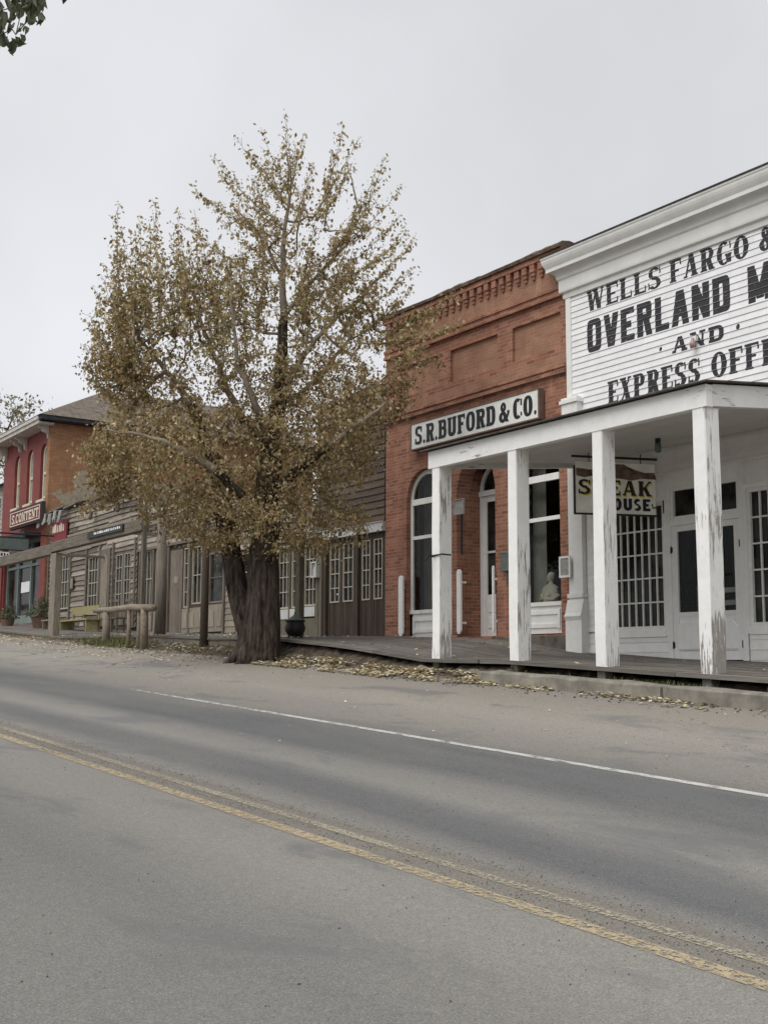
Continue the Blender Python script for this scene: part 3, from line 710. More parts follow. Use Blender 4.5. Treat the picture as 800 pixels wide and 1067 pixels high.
for a, tl in ((9.31, .009), (11.01, .002), (12.70, 0), (14.50, 0)):
    z0 = bw(10.9, a+.1)-.02; mb = MB()
    Z = [z0, z0+.4, z0+1.1, 2.1, 3.062]; g = [rnd.uniform(-.006, .006) for _ in range(10)]
    w = .25; n_ = len(Z)
    for k, z in enumerate(Z):
        e = g[k]; mb.v += [(10.805+e, a+e, z), (11.05+g[k+4], a+e, z), (11.05, a+.19+g[k+2], z), (10.805+e, a+.19+g[k+2], z)]
    for k in range(n_-1):
        for q in range(4): mb.f.append((4*k+q, 4*k+(q+1) % 4, 4*k+4+(q+1) % 4, 4*k+4+q)); mb.mi.append(0)
    mb.f.append((0, 1, 2, 3)); mb.f.append((4*n_-1, 4*n_-2, 4*n_-3, 4*n_-4)); mb.mi += [0, 0]
    # paint on the end face (towards the viewer's right) is flaked worse
    p = mb.build('post', [M['white_post'], M['white_end']], WF, bevel=.012)
    for q, poly in enumerate(p.data.polygons):
        if q < 4*(n_-1) and q % 4 == 0: poly.material_index = 1
    fb = MB(); fb.box(10.80, 10.95, a+.02, a+.16, z0-.16, z0-.035); fb.build('post_footing', M['stone'], WF, bevel=.01)
hk = MB(); hk.tube([(10.79, 14.62, 1.70), (10.70, 14.62, 1.705), (10.66, 14.66, 1.64), (10.68, 14.63, 1.45)], .018, 6); hk.tube([(10.80, 14.72, 1.71), (10.785, 14.40, 1.715), (11.0, 14.47, 1.72)], .012, 6)
tag(hk.build('iron_hook', M['blackish'], None, (10.8, 14.6, 1.7)), 'bent black iron hook fixed to the leftmost white porch post', 'hook')
# lamp on the upper wall, lamp under the ceiling, bracket hooks
o = thing('wall_lamp', 'small pink glass lamp mounted on the clapboards over the painted word AND', 'lamp', (13.98, 12.17, 5.03))
mb = MB(); mb.box(13.93, 13.985, 12.13, 12.21, 5.0, 5.08); mb.build('bracket', M['white_trim'], o)
mb = MB(); mb.lathe((13.90, 12.17, 4.94), [(.015, -.05), (.035, -.04), (.05, -.01), (.045, .03), (.03, .06), (.02, .08), (.02, .1)], 14); mb.build('shade', M['pink_glass'], o, smooth=True)
o = thing('ceiling_lamp', 'small dark jar lamp hanging from the white porch ceiling', 'lamp', (12.9, 12.0, 3.34))
mb = MB(); mb.tube([(12.9, 12.0, 3.345), (12.9, 12.0, 3.27)], .04, 10); mb.build('cap', M['blackish'], o)
mb = MB(); mb.lathe((12.9, 12.0, 3.17), [(.02, -.04), (.045, -.03), (.05, .04), (.04, .1)], 12); mb.build('shade', M['green_grey'], o, smooth=True)
o = MB(); o.tube([(13.98, 12.98, 2.52), (13.82, 12.99, 2.50), (13.80, 12.99, 2.56)], .010, 6); o.tube([(13.98, 12.92, 2.42), (13.97, 12.92, 2.62)], .012, 6)
tag(o.build('sign_bracket', M['blackish'], None, (13.95, 12.95, 2.5)), 'small dark iron bracket on the white wall beside the yellow lettered sign', 'bracket')

# bench behind the door glass
o = thing('slatted_bench', 'white slatted bench standing behind the glazed double door', 'bench', (14.8, 12.1, .1))
for z in (.98, 1.17):
    mb = MB(); mb.box(14.50, 14.53, 11.5, 12.75, z, z+.075); mb.build('back_slat', M['white_mull'], o)
mb = MB(); mb.box(14.5, 14.95, 11.5, 12.75, .55, .6); mb.build('seat', M['white_mull'], o)
for y in (11.5, 12.7):
    mb = MB(); mb.box(14.49, 14.54, y, y+.05, .06, 1.3); mb.box(14.9, 14.95, y, y+.05, .06, .55); mb.build('leg', M['white_mull'], o)

# ------------------------------------------------------------------ STEAK HOUSE sign hanging under the porch
o = thing('hanging_sign', 'cream hanging sign reading STEAK HOUSE with yellow shaded letters under the porch', 'sign', (13.3, 13.25, 3.3))
A = Vector((13.96, 13.05, 0)); B = Vector((12.69, 13.55, 0)); U_ = (B-A).normalized(); N_ = Vector((-U_.y, U_.x, 0));
if N_.y > 0: N_ = -N_
Ls = (B-A).length
def sg(u, z, d): q = A+U_*u+N_*d; return (q.x, q.y, z)
def sbox(mb, u0, u1, z0, z1, d0, d1): mb.hexa([sg(u0, z0, d0), sg(u1, z0, d0), sg(u1, z0, d1), sg(u0, z0, d1), sg(u0, z1, d0), sg(u1, z1, d0), sg(u1, z1, d1), sg(u0, z1, d1)])
mb = MB(); sbox(mb, 0.02, Ls-.02, 2.40, 3.20, -.02, .02); mb.build('board', M['steak_board'], o)
mb = MB(); sbox(mb, 0, Ls, 2.375, 2.40, -.03, .03); sbox(mb, Ls-.012, Ls+.004, 2.40, 3.14, -.022, .022); mb.build('frame', M['blackish'], o)
mb = MB(); mb.tube([sg(-.02, 3.285, 0), sg(Ls+.03, 3.285, 0)], .02, 8)
for u in (.25, Ls-.25): mb.tube([sg(u, 3.19, 0), sg(u, 3.36, 0)], .008, 6)
mb.build('hanger_rail', M['blackish'], o)
mb = MB()  # faded brown painting along the top
pts = [(0.0, 2.96), (.25, 2.965), (.42, 2.93), (.62, 2.955), (.85, 2.945), (1.05, 2.99), (1.2, 2.955), (Ls-.03, 2.98), (Ls-.03, 3.10), (1.1, 3.08), (.98, 3.12), (.9, 3.13), (.8, 3.175), (.55, 3.185), (.46, 3.14), (.35, 3.10), (.2, 3.06), (.03, 3.07)]
mb.quad(*[sg(u, z, .0225) for u, z in pts]); mb.build('painted_picture', M['hide'], o)
def steak(txt, u0, u1, zb, h, T, t, sf, mats, gap=.14, yo=True):
    pol = text_polys(txt, (u0-u1)/h, T, t, sf, 2.0, gap)
    if yo:
        mb = MB(); letters(mb, pol, lambda x, z, l, k: sg(u0-x-.018+.0, z+zb-.02, .0235+l), h, .0003); mb.build('letter_shade', M['yellow'], o)
    mb = MB(); letters(mb, pol, lambda x, z, l, k: sg(u0-x, z+zb, .027+l), h, .0003); mb.build('lettering', M['black_paint'], o)
steak('STEAK', Ls*.955, Ls*.065, 2.69, .235, .27, .13, .05, None, .16)
steak('HOUSE', Ls*.655, Ls*.085, 2.455, .19, .30, .23, 0, None, .16, False)

# ------------------------------------------------------------------ brick store
BR = thing('brick_store', 'red brick store with arched windows, blind panels and a corbelled parapet', 'building', (14, 17.85, .5))
y0, y1 = 15.07, 20.66
spring, crown_ = 3.40, 4.0
op = [(18.70, 19.90), (17.06, 18.22), (15.31, 16.51)]
holes = [(a, b, .60, crown_+.001) for a, b in op]
FB = FX(14.0)
mb = MB(); wall(mb, FB, y0, y1, .58, 5.17, .34, holes)
for a, b in op:
    n = 16; c = (a+b)/2; r_ = (b-a)/2
    for k in range(n):
        u0, u1 = a+(b-a)*k/n, a+(b-a)*(k+1)/n
        z = [spring+(crown_-spring)*math.sqrt(max(0, 1-((u-c)/r_)**2)) for u in (u0, u1)]
        mb.quad(FB.P(u0, 0, z[0]), FB.P(u0, 0, crown_), FB.P(u1, 0, crown_), FB.P(u1, 0, z[1]))
        mb.quad(FB.P(u0, 0, z[0]), FB.P(u1, 0, z[1]), FB.P(u1, .34, z[1]), FB.P(u0, .34, z[0]))
# upper wall in brick with recessed panels
pan = [(18.80, 20.14), (16.95, 18.41), (15.22, 16.52)]
wall(mb, FB, y0, y1, 5.17, 6.50, .34, [(a, b, 5.60, 6.24) for a, b in pan])
wall(mb, FB, y0, y1, 7.27, 7.36, .34); 
mb.box(13.90, 14.0, y0, y1, 7.262, 7.362)
mb.build('facade_wall', M['brick'], BR)
mb = MB()
for a, b in pan: mb.quad(FB.P(a-.02, .055, 5.58), FB.P(a-.02, .055, 6.26), FB.P(b+.02, .055, 6.26), FB.P(b+.02, .055, 5.58))
wall(mb, FX(13.985), y0, y1, 6.70, 7.262, .36)
mb.box(13.975, 14.0, y0, y1, 5.28, 5.45)
mb.build('rendered_panel', M['brick_render'], BR)
mb = MB()
mb.box(13.93, 14.0, y0, y1, 6.63, 6.70); mb.box(13.955, 14.0, y0, y1, 6.56, 6.63); mb.box(13.925, 14.0, y0, y1, 6.50, 6.56)
mb.box(13.93, 14.0, y0, y1, 5.22, 5.28); mb.box(13.955, 14.0, y0, y1, 5.17, 5.22); mb.box(13.925, 14.0, y0, y1, 5.12, 5.17)
mb.build('string_course', M['brick'], BR)
mb = MB(); y = y0+.08
while y < y1-.12:
    mb = MB(); jt = rnd.uniform(-.008, .008); mb.box(13.915+jt, 13.985, y, y+.125, 7.12, 7.262); mb.box(13.935+jt, 13.985, y+.012, y+.113, 7.05, 7.12); mb.box(13.955+jt, 13.985, y+.03, y+.095, 6.985+jt, 7.05); mb.build('corbel', M['brick'], BR)
    y += .2185
mb = MB(); b0 = len(mb.v); N = 40
for i in range(N+1):
    y = y0+(y1-y0)*i/N; h_ = 7.50+.012*math.sin(i*.37)+rnd.uniform(-.010, .010)
    mb.v += [(13.86, y, 7.364), (13.85+rnd.uniform(-.01, .01), y, 7.42), (13.93, y, h_-.03), (14.1, y, h_), (14.36, y, h_-.03), (14.36, y, 7.364)]
for i in range(N):
    for k in range(6): a = i*6+k; b = i*6+(k+1) % 6; mb.f.append((a, b, b+6, a+6)); mb.mi.append(0)
mb.f.append(tuple(range(6))); mb.f.append(tuple(reversed(range(N*6, N*6+6)))); mb.mi += [0, 0]
mb.build('parapet_cap', M['cap'], BR)
mb = MB(); mb.box(13.95, 14.34, y0, y1, .0, .58); mb.build('foundation', M['stone_dark'], BR, bevel=.01)
boxes('side_wall', M['brick'], BR, [(14.34, 27, y1-.3, y1-.002, .2, 7.0), (14.34, 27, y0+.002, y0+.3, .2, 7.3), (26.7, 27, y0+.3, y1-.3, .2, 6.8)])
mb = MB(); mb.quad((14.34, y0+.3, 6.6), (27, y0+.3, 6.2), (27, y1-.3, 6.2), (14.34, y1-.3, 6.6)); mb.build('roof', M['roofing'], BR)
# arched display windows
def ring(mb, F, a, b, zs, zt, w, d0, d1, n=18):
    c = (a+b)/2; r_ = (b-a)/2; h_ = zt-zs
    pt = lambda th, k, d: F.P(c+(r_-k*w)*math.cos(th), d, zs+(h_-k*w)*math.sin(th))
    for i in range(n):
        t0, t1 = math.pi*i/n, math.pi*(i+1)/n
        mb.quad(pt(t0, 0, d0), pt(t1, 0, d0), pt(t1, 1, d0), pt(t0, 1, d0)); mb.quad(pt(t0, 1, d0), pt(t1, 1, d0), pt(t1, 1, d1), pt(t0, 1, d1))
def fan(mb, F, a, b, zs, zt, d, n=18):
    c = (a+b)/2; r_ = (b-a)/2
    mb.quad(*[F.P(c+r_*math.cos(math.pi*i/n), d, zs+(zt-zs)*math.sin(math.pi*i/n)) for i in range(n, -1, -1)])
for idx_, (a, b) in enumerate((op[0], op[2])):
    D = .09; w = MB()
    a0, b0_ = a+.012, b-.012
    FB.box(w, a0, a0+.085, .66, spring, D, D+.07); FB.box(w, b0_-.085, b0_, .66, spring, D, D+.07)
    ring(w, FB, a0, b0_, spring, crown_-.012, .085, D, D+.07)
    FB.box(w, a0+.085, b0_-.085, 3.30, 3.42, D-.015, D+.07); FB.box(w, a0+.085, b0_-.085, 2.60, 2.67, D, D+.07); FB.box(w, a0, b0_, 1.10, 1.17, D-.03, D+.07)
    wn = w.build('window', M['white_trim'], BR)
    g = MB()
    for z0_, z1_ in ((1.17, 2.60), (2.67, 3.30)): g.quad(FB.P(a0+.085, D+.03, z0_), FB.P(a0+.085, D+.03, z1_), FB.P(b0_-.085, D+.03, z1_), FB.P(b0_-.085, D+.03, z0_))
    fan(g, FB, a0+.085, b0_-.085, 3.42, crown_-.1, D+.03); g.build('pane', M['clear'], wn)
    s_ = MB(); FB.box(s_, a0, b0_, .62, 1.10, D, D+.06); FB.box(s_, a0+.14, b0_-.14, .72, .79, D-.02, D); FB.box(s_, a0+.14, b0_-.14, .95, 1.02, D-.02, D); FB.box(s_, a0+.10, a0+.16, .70, 1.04, D-.022, D); FB.box(s_, b0_-.16, b0_-.10, .70, 1.04, D-.022, D)
    s_.build('kick_panel', M['white_trim'], wn)
# recessed door in the middle arch
a, b = op[1]; D = .56; FD = FX(14.0)
mb = MB(); mb.box(14.34, 14.66, a-.3, a, .4, 4.3); mb.box(14.34, 14.66, b, b+.3, .4, 4.3); mb.box(14.34, 14.66, a, b, 4.0, 4.3); mb.box(13.9, 14.7, a, b, .45, .60); mb.build('porch_reveal', M['brick'], BR)
w = MB(); FD.box(w, b-.10, b-.01, .6, 3.34, D, D+.08); FD.box(w, a+.01, a+.10, .6, 3.34, D, D+.08); FD.box(w, a+.01, b-.01, 3.34, 3.44, D-.03, D+.08); ring(w, FD, a+.012, b-.012, 3.44, 3.99, .08, D, D+.08)
fr_ = w.build('door_frame', M['white_trim'], BR)
g = MB(); fan(g, FD, a+.09, b-.09, 3.44, 3.92, D+.04); g.build('pane', M['glass'], fr_)
for a2, b2 in ((a+.10, (a+b)/2-.003), ((a+b)/2+.003, b-.10)):
    w = MB(); FD.box(w, a2, a2+.10, .62, 3.34, D+.02, D+.06); FD.box(w, b2-.10, b2, .62, 3.34, D+.02, D+.06); FD.box(w, a2+.10, b2-.10, 3.22, 3.34, D+.022, D+.06); FD.box(w, a2+.10, b2-.10, .62, 1.42, D+.022, D+.06); FD.box(w, a2+.10, b2-.10, 2.22, 2.26, D+.022, D+.06)
    FD.box(w, a2+.12, b2-.12, .78, .98, D+.01, D+.022); FD.box(w, a2+.12, b2-.12, 1.08, 1.30, D+.01, D+.022)
    dd = w.build('door', M['white_trim'], BR)
    g = MB(); g.quad(FD.P(a2+.1, D+.04, 1.42), FD.P(a2+.1, D+.04, 3.22), FD.P(b2-.1, D+.04, 3.22), FD.P(b2-.1, D+.04, 1.42)); g.build('pane', M['glass'], dd)
# shop interior behind the clear panes
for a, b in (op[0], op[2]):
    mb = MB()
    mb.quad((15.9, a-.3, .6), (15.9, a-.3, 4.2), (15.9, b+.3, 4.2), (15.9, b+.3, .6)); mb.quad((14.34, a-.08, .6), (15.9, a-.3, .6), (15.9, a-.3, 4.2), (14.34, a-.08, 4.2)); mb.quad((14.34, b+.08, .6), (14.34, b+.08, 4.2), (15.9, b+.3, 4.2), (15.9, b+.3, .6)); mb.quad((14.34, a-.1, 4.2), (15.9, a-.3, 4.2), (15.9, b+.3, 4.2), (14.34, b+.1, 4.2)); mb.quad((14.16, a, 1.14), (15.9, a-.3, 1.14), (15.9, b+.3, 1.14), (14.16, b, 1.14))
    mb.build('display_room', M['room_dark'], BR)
    cu = MB(); cz = 12
    for k in range(cz):
        u0 = b-.02-.36*k/cz; u1 = b-.02-.36*(k+1)/cz; cu.quad((14.42+.02*(k % 2), u0, 1.16), (14.42+.02*(k % 2), u0, 4.1), (14.42+.02*((k+1) % 2), u1, 4.1), (14.42+.02*((k+1) % 2), u1, 1.16))
    cu.build('curtain', M['curtain'], BR)
# long name board
o = thing('name_board', 'long white board with black slab letters S.R. BUFORD & CO. on the brick wall', 'sign', (13.92, 17.6, 4.66))
mb = MB(); mb.box(13.86, 13.90, 15.68, 19.53, 4.41, 4.91); mb.build('board', M['sign_white'], o)
mb = MB(); mb.box(13.85, 13.97, 15.645, 19.565, 4.38, 4.41); mb.box(13.85, 13.97, 15.645, 19.565, 4.91, 4.94); mb.box(13.85, 13.97, 15.645, 15.68, 4.41, 4.91); mb.box(13.85, 13.97, 19.53, 19.565, 4.41, 4.91); mb.build('frame', M['sign_frame'], o, bevel=.004)
def flat(txt, par, X, ya, yb, zb, h, T, t, sf, mat, p=2.0, gap=.14, name='lettering'):
    mb = MB(); letters(mb, text_polys(txt, (ya-yb)/h, T, t, sf, p, gap), lambda x, z, l, k: (X-.002-l, ya-x, z+zb), h, .0003); return mb.build(name, mat, par)
flat('S.R.BUFORD', o, 13.86, 19.41, 16.86, 4.475, .375, .27, .17, .045, M['black_paint'], 2.6, .08)
flat('&', o, 13.86, 16.76, 16.46, 4.475, .375, .28, .17, .04, M['black_paint'])
flat('CO.', o, 13.86, 16.36, 15.72, 4.475, .375, .28, .16, .05, M['black_paint'], 2.4, .09)
# white guard boards beside the openings
def guard(y, label, w, z0=.66, z1=1.88):
    mb = MB(); prof = [(-w, z0+.06), (-w, z1-.06), (-w*.6, z1-.01), (0, z1), (w*.6, z1-.01), (w, z1-.06), (w, z0+.06), (w*.4, z0), (-w*.4, z0)]
    mb.quad(*[(13.90, y+u, z) for u, z in prof]); mb.quad(*[(13.94, y+u, z) for u, z in reversed(prof)])
    for p, q in zip(prof, prof[1:]+prof[:1]): mb.quad((13.90, y+p[0], p[1]), (13.94, y+p[0], p[1]), (13.94, y+q[0], q[1]), (13.90, y+q[0], q[1]))
    mb.box(13.94, 14.08, y-.015, y+.015, 1.62, 1.66); mb.box(13.94, 14.08, y-.015, y+.015, .85, .89)
    tag(mb.build('guard_board', M['white_post'], None, (13.72, y, z0)), label, 'board', 'white rounded boards on the brick front')
guard(19.97, 'white round-topped upright board at the left edge of the left arched shop window', .075)
guard(18.05, 'white round-topped upright board before the recess wall, beside the leftmost porch post', .06)
guard(17.03, 'thin white upright board at the right edge of the recessed narrow shop door', .018)
def marks(mb, place, x0, x1, n, h, w):
    x = x0
    for k in range(n):
        ww = w*rnd.uniform(.6, 1.3); hh = h*rnd.uniform(.7, 1.0); place(mb, x, x+ww, hh); x += (x1-x0)/n
def framed(name, X, ya, yb, z0, z1, fm, im, label, cat, d=.03, fw=.035, group=None):
    o = thing(name, label, cat, (X, (ya+yb)/2, z0))
    if group: o['group'] = group
    mb = MB(); mb.box(X-d, X, ya, ya-fw, z0, z1); mb.box(X-d, X, yb, yb+fw, z0, z1); mb.box(X-d, X, ya-fw, yb+fw, z0, z0+fw); mb.box(X-d, X, ya-fw, yb+fw, z1-fw, z1); mb.build('frame', fm, o)
    mb = MB(); mb.box(X-d*.5, X-.002, ya-fw+.001, yb+fw-.001, z0+fw-.001, z1-fw+.001); mb.build('sheet', im, o)
    return o
framed('notice_frame', 13.86, 15.17, 14.90, 1.54, 1.90, M['white_trim'], M['notice'], 'white framed grey notice on the brick pier right of the bust window', 'notice')
o = framed('wall_plaque', 13.90, 18.16, 17.84, 2.92, 3.22, M['notice'], M['notice'], 'square grey plaque above a dark pipe beside the recessed shop door', 'plaque', .04, .015)
mb = MB(); mb.tube([(13.90, 17.94, 2.92), (13.90, 17.95, 2.3), (13.90, 17.93, 2.15)], .022, 6); mb.build('pipe', M['blackish'], o)
mb = MB(); mb.box(13.90, 13.99, 16.56, 16.80, 1.76, 2.07); mb.box(13.895, 13.99, 16.545, 16.815, 2.07, 2.10); mb.tube([(13.94, 16.68, 1.5), (13.94, 16.68, 1.76)], .012, 6)
tag(mb.build('meter_box', M['green_grey'], None, (13.95, 16.68, 1.8), bevel=.006), 'small grey-green metal box on the brick pier right of the narrow shop door', 'box')
# bust and green box in the right display window
o = thing('bust', 'pale stone bust with folded arms standing in the right arched shop window', 'statue', (14.30, 15.90, 1.17))
mb = MB(); c = (14.30, 15.90)
mb.lathe((c[0], c[1], 1.15), [(.13, 0), (.135, .06), (.13, .14)], 16)
for k, (rx, ry, z) in enumerate([(.105, .165, 1.20), (.11, .175, 1.30), (.105, .19, 1.40), (.09, .17, 1.46), (.06, .10, 1.50), (.045, .05, 1.53), (.043, .045, 1.57)]):
    pass
prof = [(.105, .165, 1.16), (.112, .178, 1.28), (.11, .195, 1.38), (.09, .18, 1.44), (.06, .11, 1.48), (.045, .052, 1.505), (.043, .046, 1.55)]
rings = []
for rx, ry, z in prof:
    rings.append([len(mb.v)+k for k in range(18)])
    for k in range(18): th = 2*math.pi*k/18; mb.v.append((c[0]+rx*math.cos(th), c[1]+ry*math.sin(th), z))
for i in range(len(rings)-1):
    for k in range(18): mb.f.append((rings[i][k], rings[i][(k+1) % 18], rings[i+1][(k+1) % 18], rings[i+1][k])); mb.mi.append(0)
mb.ell((c[0], c[1], 1.61), (.075, .06, .09), 16, 12); mb.ell((c[0]+.02, c[1], 1.65), (.075, .07, .065), 14, 8); mb.ell((c[0]-.078, c[1], 1.60), (.016, .011, .022), 8, 6); mb.ell((c[0]-.062, c[1], 1.556), (.02, .022, .018), 8, 6)
for s in (-1, 1): mb.ell((c[0]-.066, c[1]+s*.024, 1.622), (.012, .012, .007), 8, 6); mb.ell((c[0], c[1]+s*.062, 1.605), (.014, .008, .022), 8, 6)
mb.tube([(c[0], c[1]+.175, 1.40), (c[0]-.02, c[1]+.20, 1.30), (c[0]-.08, c[1]+.15, 1.24), (c[0]-.12, c[1]-.02, 1.27), (c[0]-.11, c[1]-.09, 1.29)], [.045, .045, .04, .032, .024], 10)
mb.tube([(c[0], c[1]-.175, 1.40), (c[0]-.02, c[1]-.20, 1.30), (c[0]-.08, c[1]-.15, 1.225), (c[0]-.13, c[1]+.0, 1.235), (c[0]-.12, c[1]+.08, 1.25)], [.045, .045, .04, .032, .024], 10)
mb.build('figure', M['bust'], o, smooth=True)
mb = MB(); mb.box(14.36, 14.55, 16.12, 16.32, 1.15, 1.33); mb.box(14.37, 14.38, 16.15, 16.29, 1.33, 1.36)
tag(mb.build('display_box', M['lime'], None, (14.45, 16.2, 1.15), bevel=.006), 'lime green box on the window ledge left of the stone bust', 'box')
mb = MB()
for k in range(3): mb.lathe((14.32+.03*k, 19.30-.12*k, 1.14), [(.02, 0), (.03, .03), (.022, .10), (.03, .13)], 10)
tag(mb.build('figurine_row', M['bust'], None, (14.35, 19.2, 1.14)), 'small pale ornaments on the sill inside the left arched window', 'ornaments')

# ------------------------------------------------------------------ weathered shops
def cdoor(par, F, u0, u1, z0, z1, glaz0, mat, bars, name='door', cols=2, rows=4, planks=True):
    mb = MB(); a, b = u0+.07, u1-.07
    F.box(mb, u0, a, z0, z1, .02, .06); F.box(mb, b, u1, z0, z1, .02, .06); F.box(mb, a, b, z1-.12, z1, .022, .06)
    n = 3
    for k in range(n): F.box(mb, a+(b-a)*k/n+.003, a+(b-a)*(k+1)/n-.003, z0, glaz0, .026+.004*(k % 2), .06)
    d = mb.build(name, mat, par)
    mb = MB(); iw = z1-.12
    F.box(mb, a, a+.025, glaz0, iw, .012, .05); F.box(mb, b-.025, b, glaz0, iw, .012, .05); F.box(mb, a+.025, b-.025, glaz0, glaz0+.03, .012, .05); F.box(mb, a+.025, b-.025, iw-.02, iw, .012, .05)
    for k in range(1, cols): u = a+(b-a)*k/cols; F.box(mb, u-.01, u+.01, glaz0+.03, iw-.02, .02, .05)
    for k in range(1, rows): z = glaz0+(iw-glaz0)*k/rows; F.box(mb, a+.025, b-.025, z-.011, z+.011, .018, .05)
    mb.build('glazing_bars', bars, d)
    g = MB(); g.quad(F.P(a, .045, glaz0), F.P(a, .045, iw), F.P(b, .045, iw), F.P(b, .045, glaz0)); g.build('pane', M['glass'], d)
    return d
def body(par, ya, yb, top, depth, mat, wallm):
    boxes('side_wall', wallm, par, [(14.16, 14.16+depth, ya+.01, ya+.16, -.1+ya*.03, top-.5), (14.16, 14.16+depth, yb-.16, yb-.01, -.1+ya*.03, top-.5), (14+depth, 14.15+depth, ya+.16, yb-.16, 0, top-.5)])
    mb = MB(); mb.quad((14.12, ya, top-.35), (14.3+depth, ya, top-.9), (14.3+depth, yb, top-.9), (14.12, yb, top-.35)); mb.build('roof', M['shingle'], par)

# C: false front with two pairs of dark glazed doors
C = thing('weathered_shop', 'weathered wooden false-front shop with two pairs of dark glazed doors beside the brick store', 'building', (14, 22, .7))
ya, yb = 20.68, 23.42
hc = [(20.72, 21.66, .62, 2.86), (21.84, 22.98, .66, 2.86)]
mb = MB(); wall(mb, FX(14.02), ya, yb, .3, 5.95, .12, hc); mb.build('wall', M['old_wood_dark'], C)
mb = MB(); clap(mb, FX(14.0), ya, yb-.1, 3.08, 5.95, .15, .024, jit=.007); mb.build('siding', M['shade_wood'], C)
mb = MB(); mb.box(13.90, 14.16, ya, yb, 5.95, 6.02); mb.build('parapet_cap', M['old_wood_v'], C)
mb = MB(); mb.box(13.93, 14.01, ya, yb-.2, 2.87, 3.06); mb.box(13.91, 14.01, ya, yb-.18, 3.06, 3.075); mb.build('lintel', M['lintel'], C, bevel=.004)
for k, (a, b) in enumerate(((22.42, 22.96), (21.86, 22.41), (21.20, 21.65), (20.73, 21.19))): cdoor(C, FX(14.0), a, b, .68 if k < 2 else .64, 2.85, 1.45, M['barn_wood'], M['mull'])
boxes('door_post', M['barn_wood'], C, [(13.955, 14.02, 21.66, 21.84, .6, 2.865), (13.96, 14.02, 22.985, 23.10, .62, 2.865)])
boxes('corner_post', M['green_trim'], C, [(13.93, 14.02, 23.12, 23.24, .68, 3.3), (13.94, 14.02, 23.28, 23.40, .68, 5.9)])
h = MB(); h.tube([(13.93, 22.44, 1.62), (13.96, 22.44, 1.62)], .02, 8); h.build('knob', M['white_mull'], C)
body(C, ya, yb, 5.4, 9, None, M['old_wood_dark'])
o = framed('meter_box', 13.93, 23.44, 23.20, 2.04, 2.40, M['meter'], M['meter'], 'pale upright metal box on the corner post left of the dark glazed doors', 'box', .10, .03)

# D: low shop behind the tree trunk
Dn = thing('low_shop', 'low weathered shopfront with tall small-paned windows behind the tree trunk', 'building', (14, 25.4, .8))
ya, yb = 23.43, 27.38
hd = [(23.46, 24.02, 1.42, 2.84), (24.66, 25.26, 1.40, 2.90), (25.36, 25.98, .8, 2.9), (26.1, 27.2, 1.45, 2.9), (24.12, 24.6, 1.4, 2.9)]
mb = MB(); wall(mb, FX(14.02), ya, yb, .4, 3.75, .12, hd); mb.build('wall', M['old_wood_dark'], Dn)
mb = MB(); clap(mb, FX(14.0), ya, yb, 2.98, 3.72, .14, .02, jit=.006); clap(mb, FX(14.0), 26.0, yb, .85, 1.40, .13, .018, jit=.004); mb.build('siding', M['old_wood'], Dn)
boxes('sill_board', M['lintel'], Dn, [(13.96, 14.02, 23.46, 24.02, 1.18, 1.40), (13.96, 14.02, 24.12, 25.28, 1.15, 1.38)])
mb = MB(); mb.box(13.975, 14.02, 23.46, 25.3, .74, 1.14); mb.build('apron_panel', M['green_trim'], Dn)
window(Dn, FX(14.0), 23.46, 24.02, 1.42, 2.84, 3, [1.80, 2.10, 2.5], M['mull'], M['glass'], .05, .04, .022)
window(Dn, FX(14.0), 24.66, 25.26, 1.40, 2.90, 3, 4, M['mull'], M['glass'], .05, .04, .022)
window(Dn, FX(14.0), 24.12, 24.60, 1.40, 2.90, 2, 4, M['mull'], M['glass'], .05, .04, .022)
window(Dn, FX(14.0), 26.1, 27.2, 1.45, 2.9, 3, 3, M['mull'], M['glass'], .05, .04, .022)
cdoor(Dn, FX(14.0), 25.36, 25.98, .78, 2.9, 1.5, M['old_wood_v'], M['mull'])
boxes('mullion_post', M['green_trim'], Dn, [(13.95, 14.02, 24.03, 24.11, .75, 2.95), (13.95, 14.02, 24.605, 24.655, .75, 2.95), (13.95, 14.02, 25.27, 25.35, .75, 2.95)])
body(Dn, ya, yb, 3.9, 8, None, M['old_wood_dark'])

# B: long shopfront left of the trunk
B_ = thing('long_shop', 'long weathered shopfront with plank door and tall windows left of the tree trunk', 'building', (14, 30.6, .95))
ya, yb = 27.40, 33.88
hb = [(28.06, 29.02, 1.70, 3.05), (29.28, 30.08, 1.72, 3.30), (30.22, 30.62, 1.65, 3.30), (30.66, 31.5, .9, 3.32), (31.62, 32.56, 1.75, 3.42), (32.68, 33.56, 1.75, 3.44)]
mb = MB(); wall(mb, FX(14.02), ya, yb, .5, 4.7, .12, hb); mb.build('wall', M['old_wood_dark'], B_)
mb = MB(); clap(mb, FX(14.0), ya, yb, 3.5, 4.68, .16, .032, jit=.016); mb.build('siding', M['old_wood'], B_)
mb = MB(); clap(mb, FX(14.0), 27.42, 28.0, .9, 3.3, .16, .02, jit=.003); mb.build('pale_siding', M['old_wood_pale'], B_)
for a, b in ((28.06, 29.02), (29.28, 30.62), (31.6, 33.56)):
    mb = MB(); mb.box(13.97, 14.02, a, b, .95, 1.66 if a < 29 else 1.62)
    k = a+.1
    while k < b-.3: mb.box(13.955, 13.97, k, k+.30, 1.08, 1.5); k += .45
    mb.build('apron_panel', M['old_wood_pale'], B_)
boxes('mullion_post', M['old_wood_v'], B_, [(13.94, 14.03, y, y+.075, .88, 3.439) for y in (28.02, 29.08, 29.20, 30.12, 31.54, 32.60, 33.60)])
boxes('head_rail', M['old_wood_v'], B_, [(13.93, 14.03, ya, yb, 3.44, 3.52)])
window(B_, FX(14.0), 28.10, 29.02, 1.70, 3.05, 1, 2, M['old_wood_v'], M['glass'], .05, .05, .03)
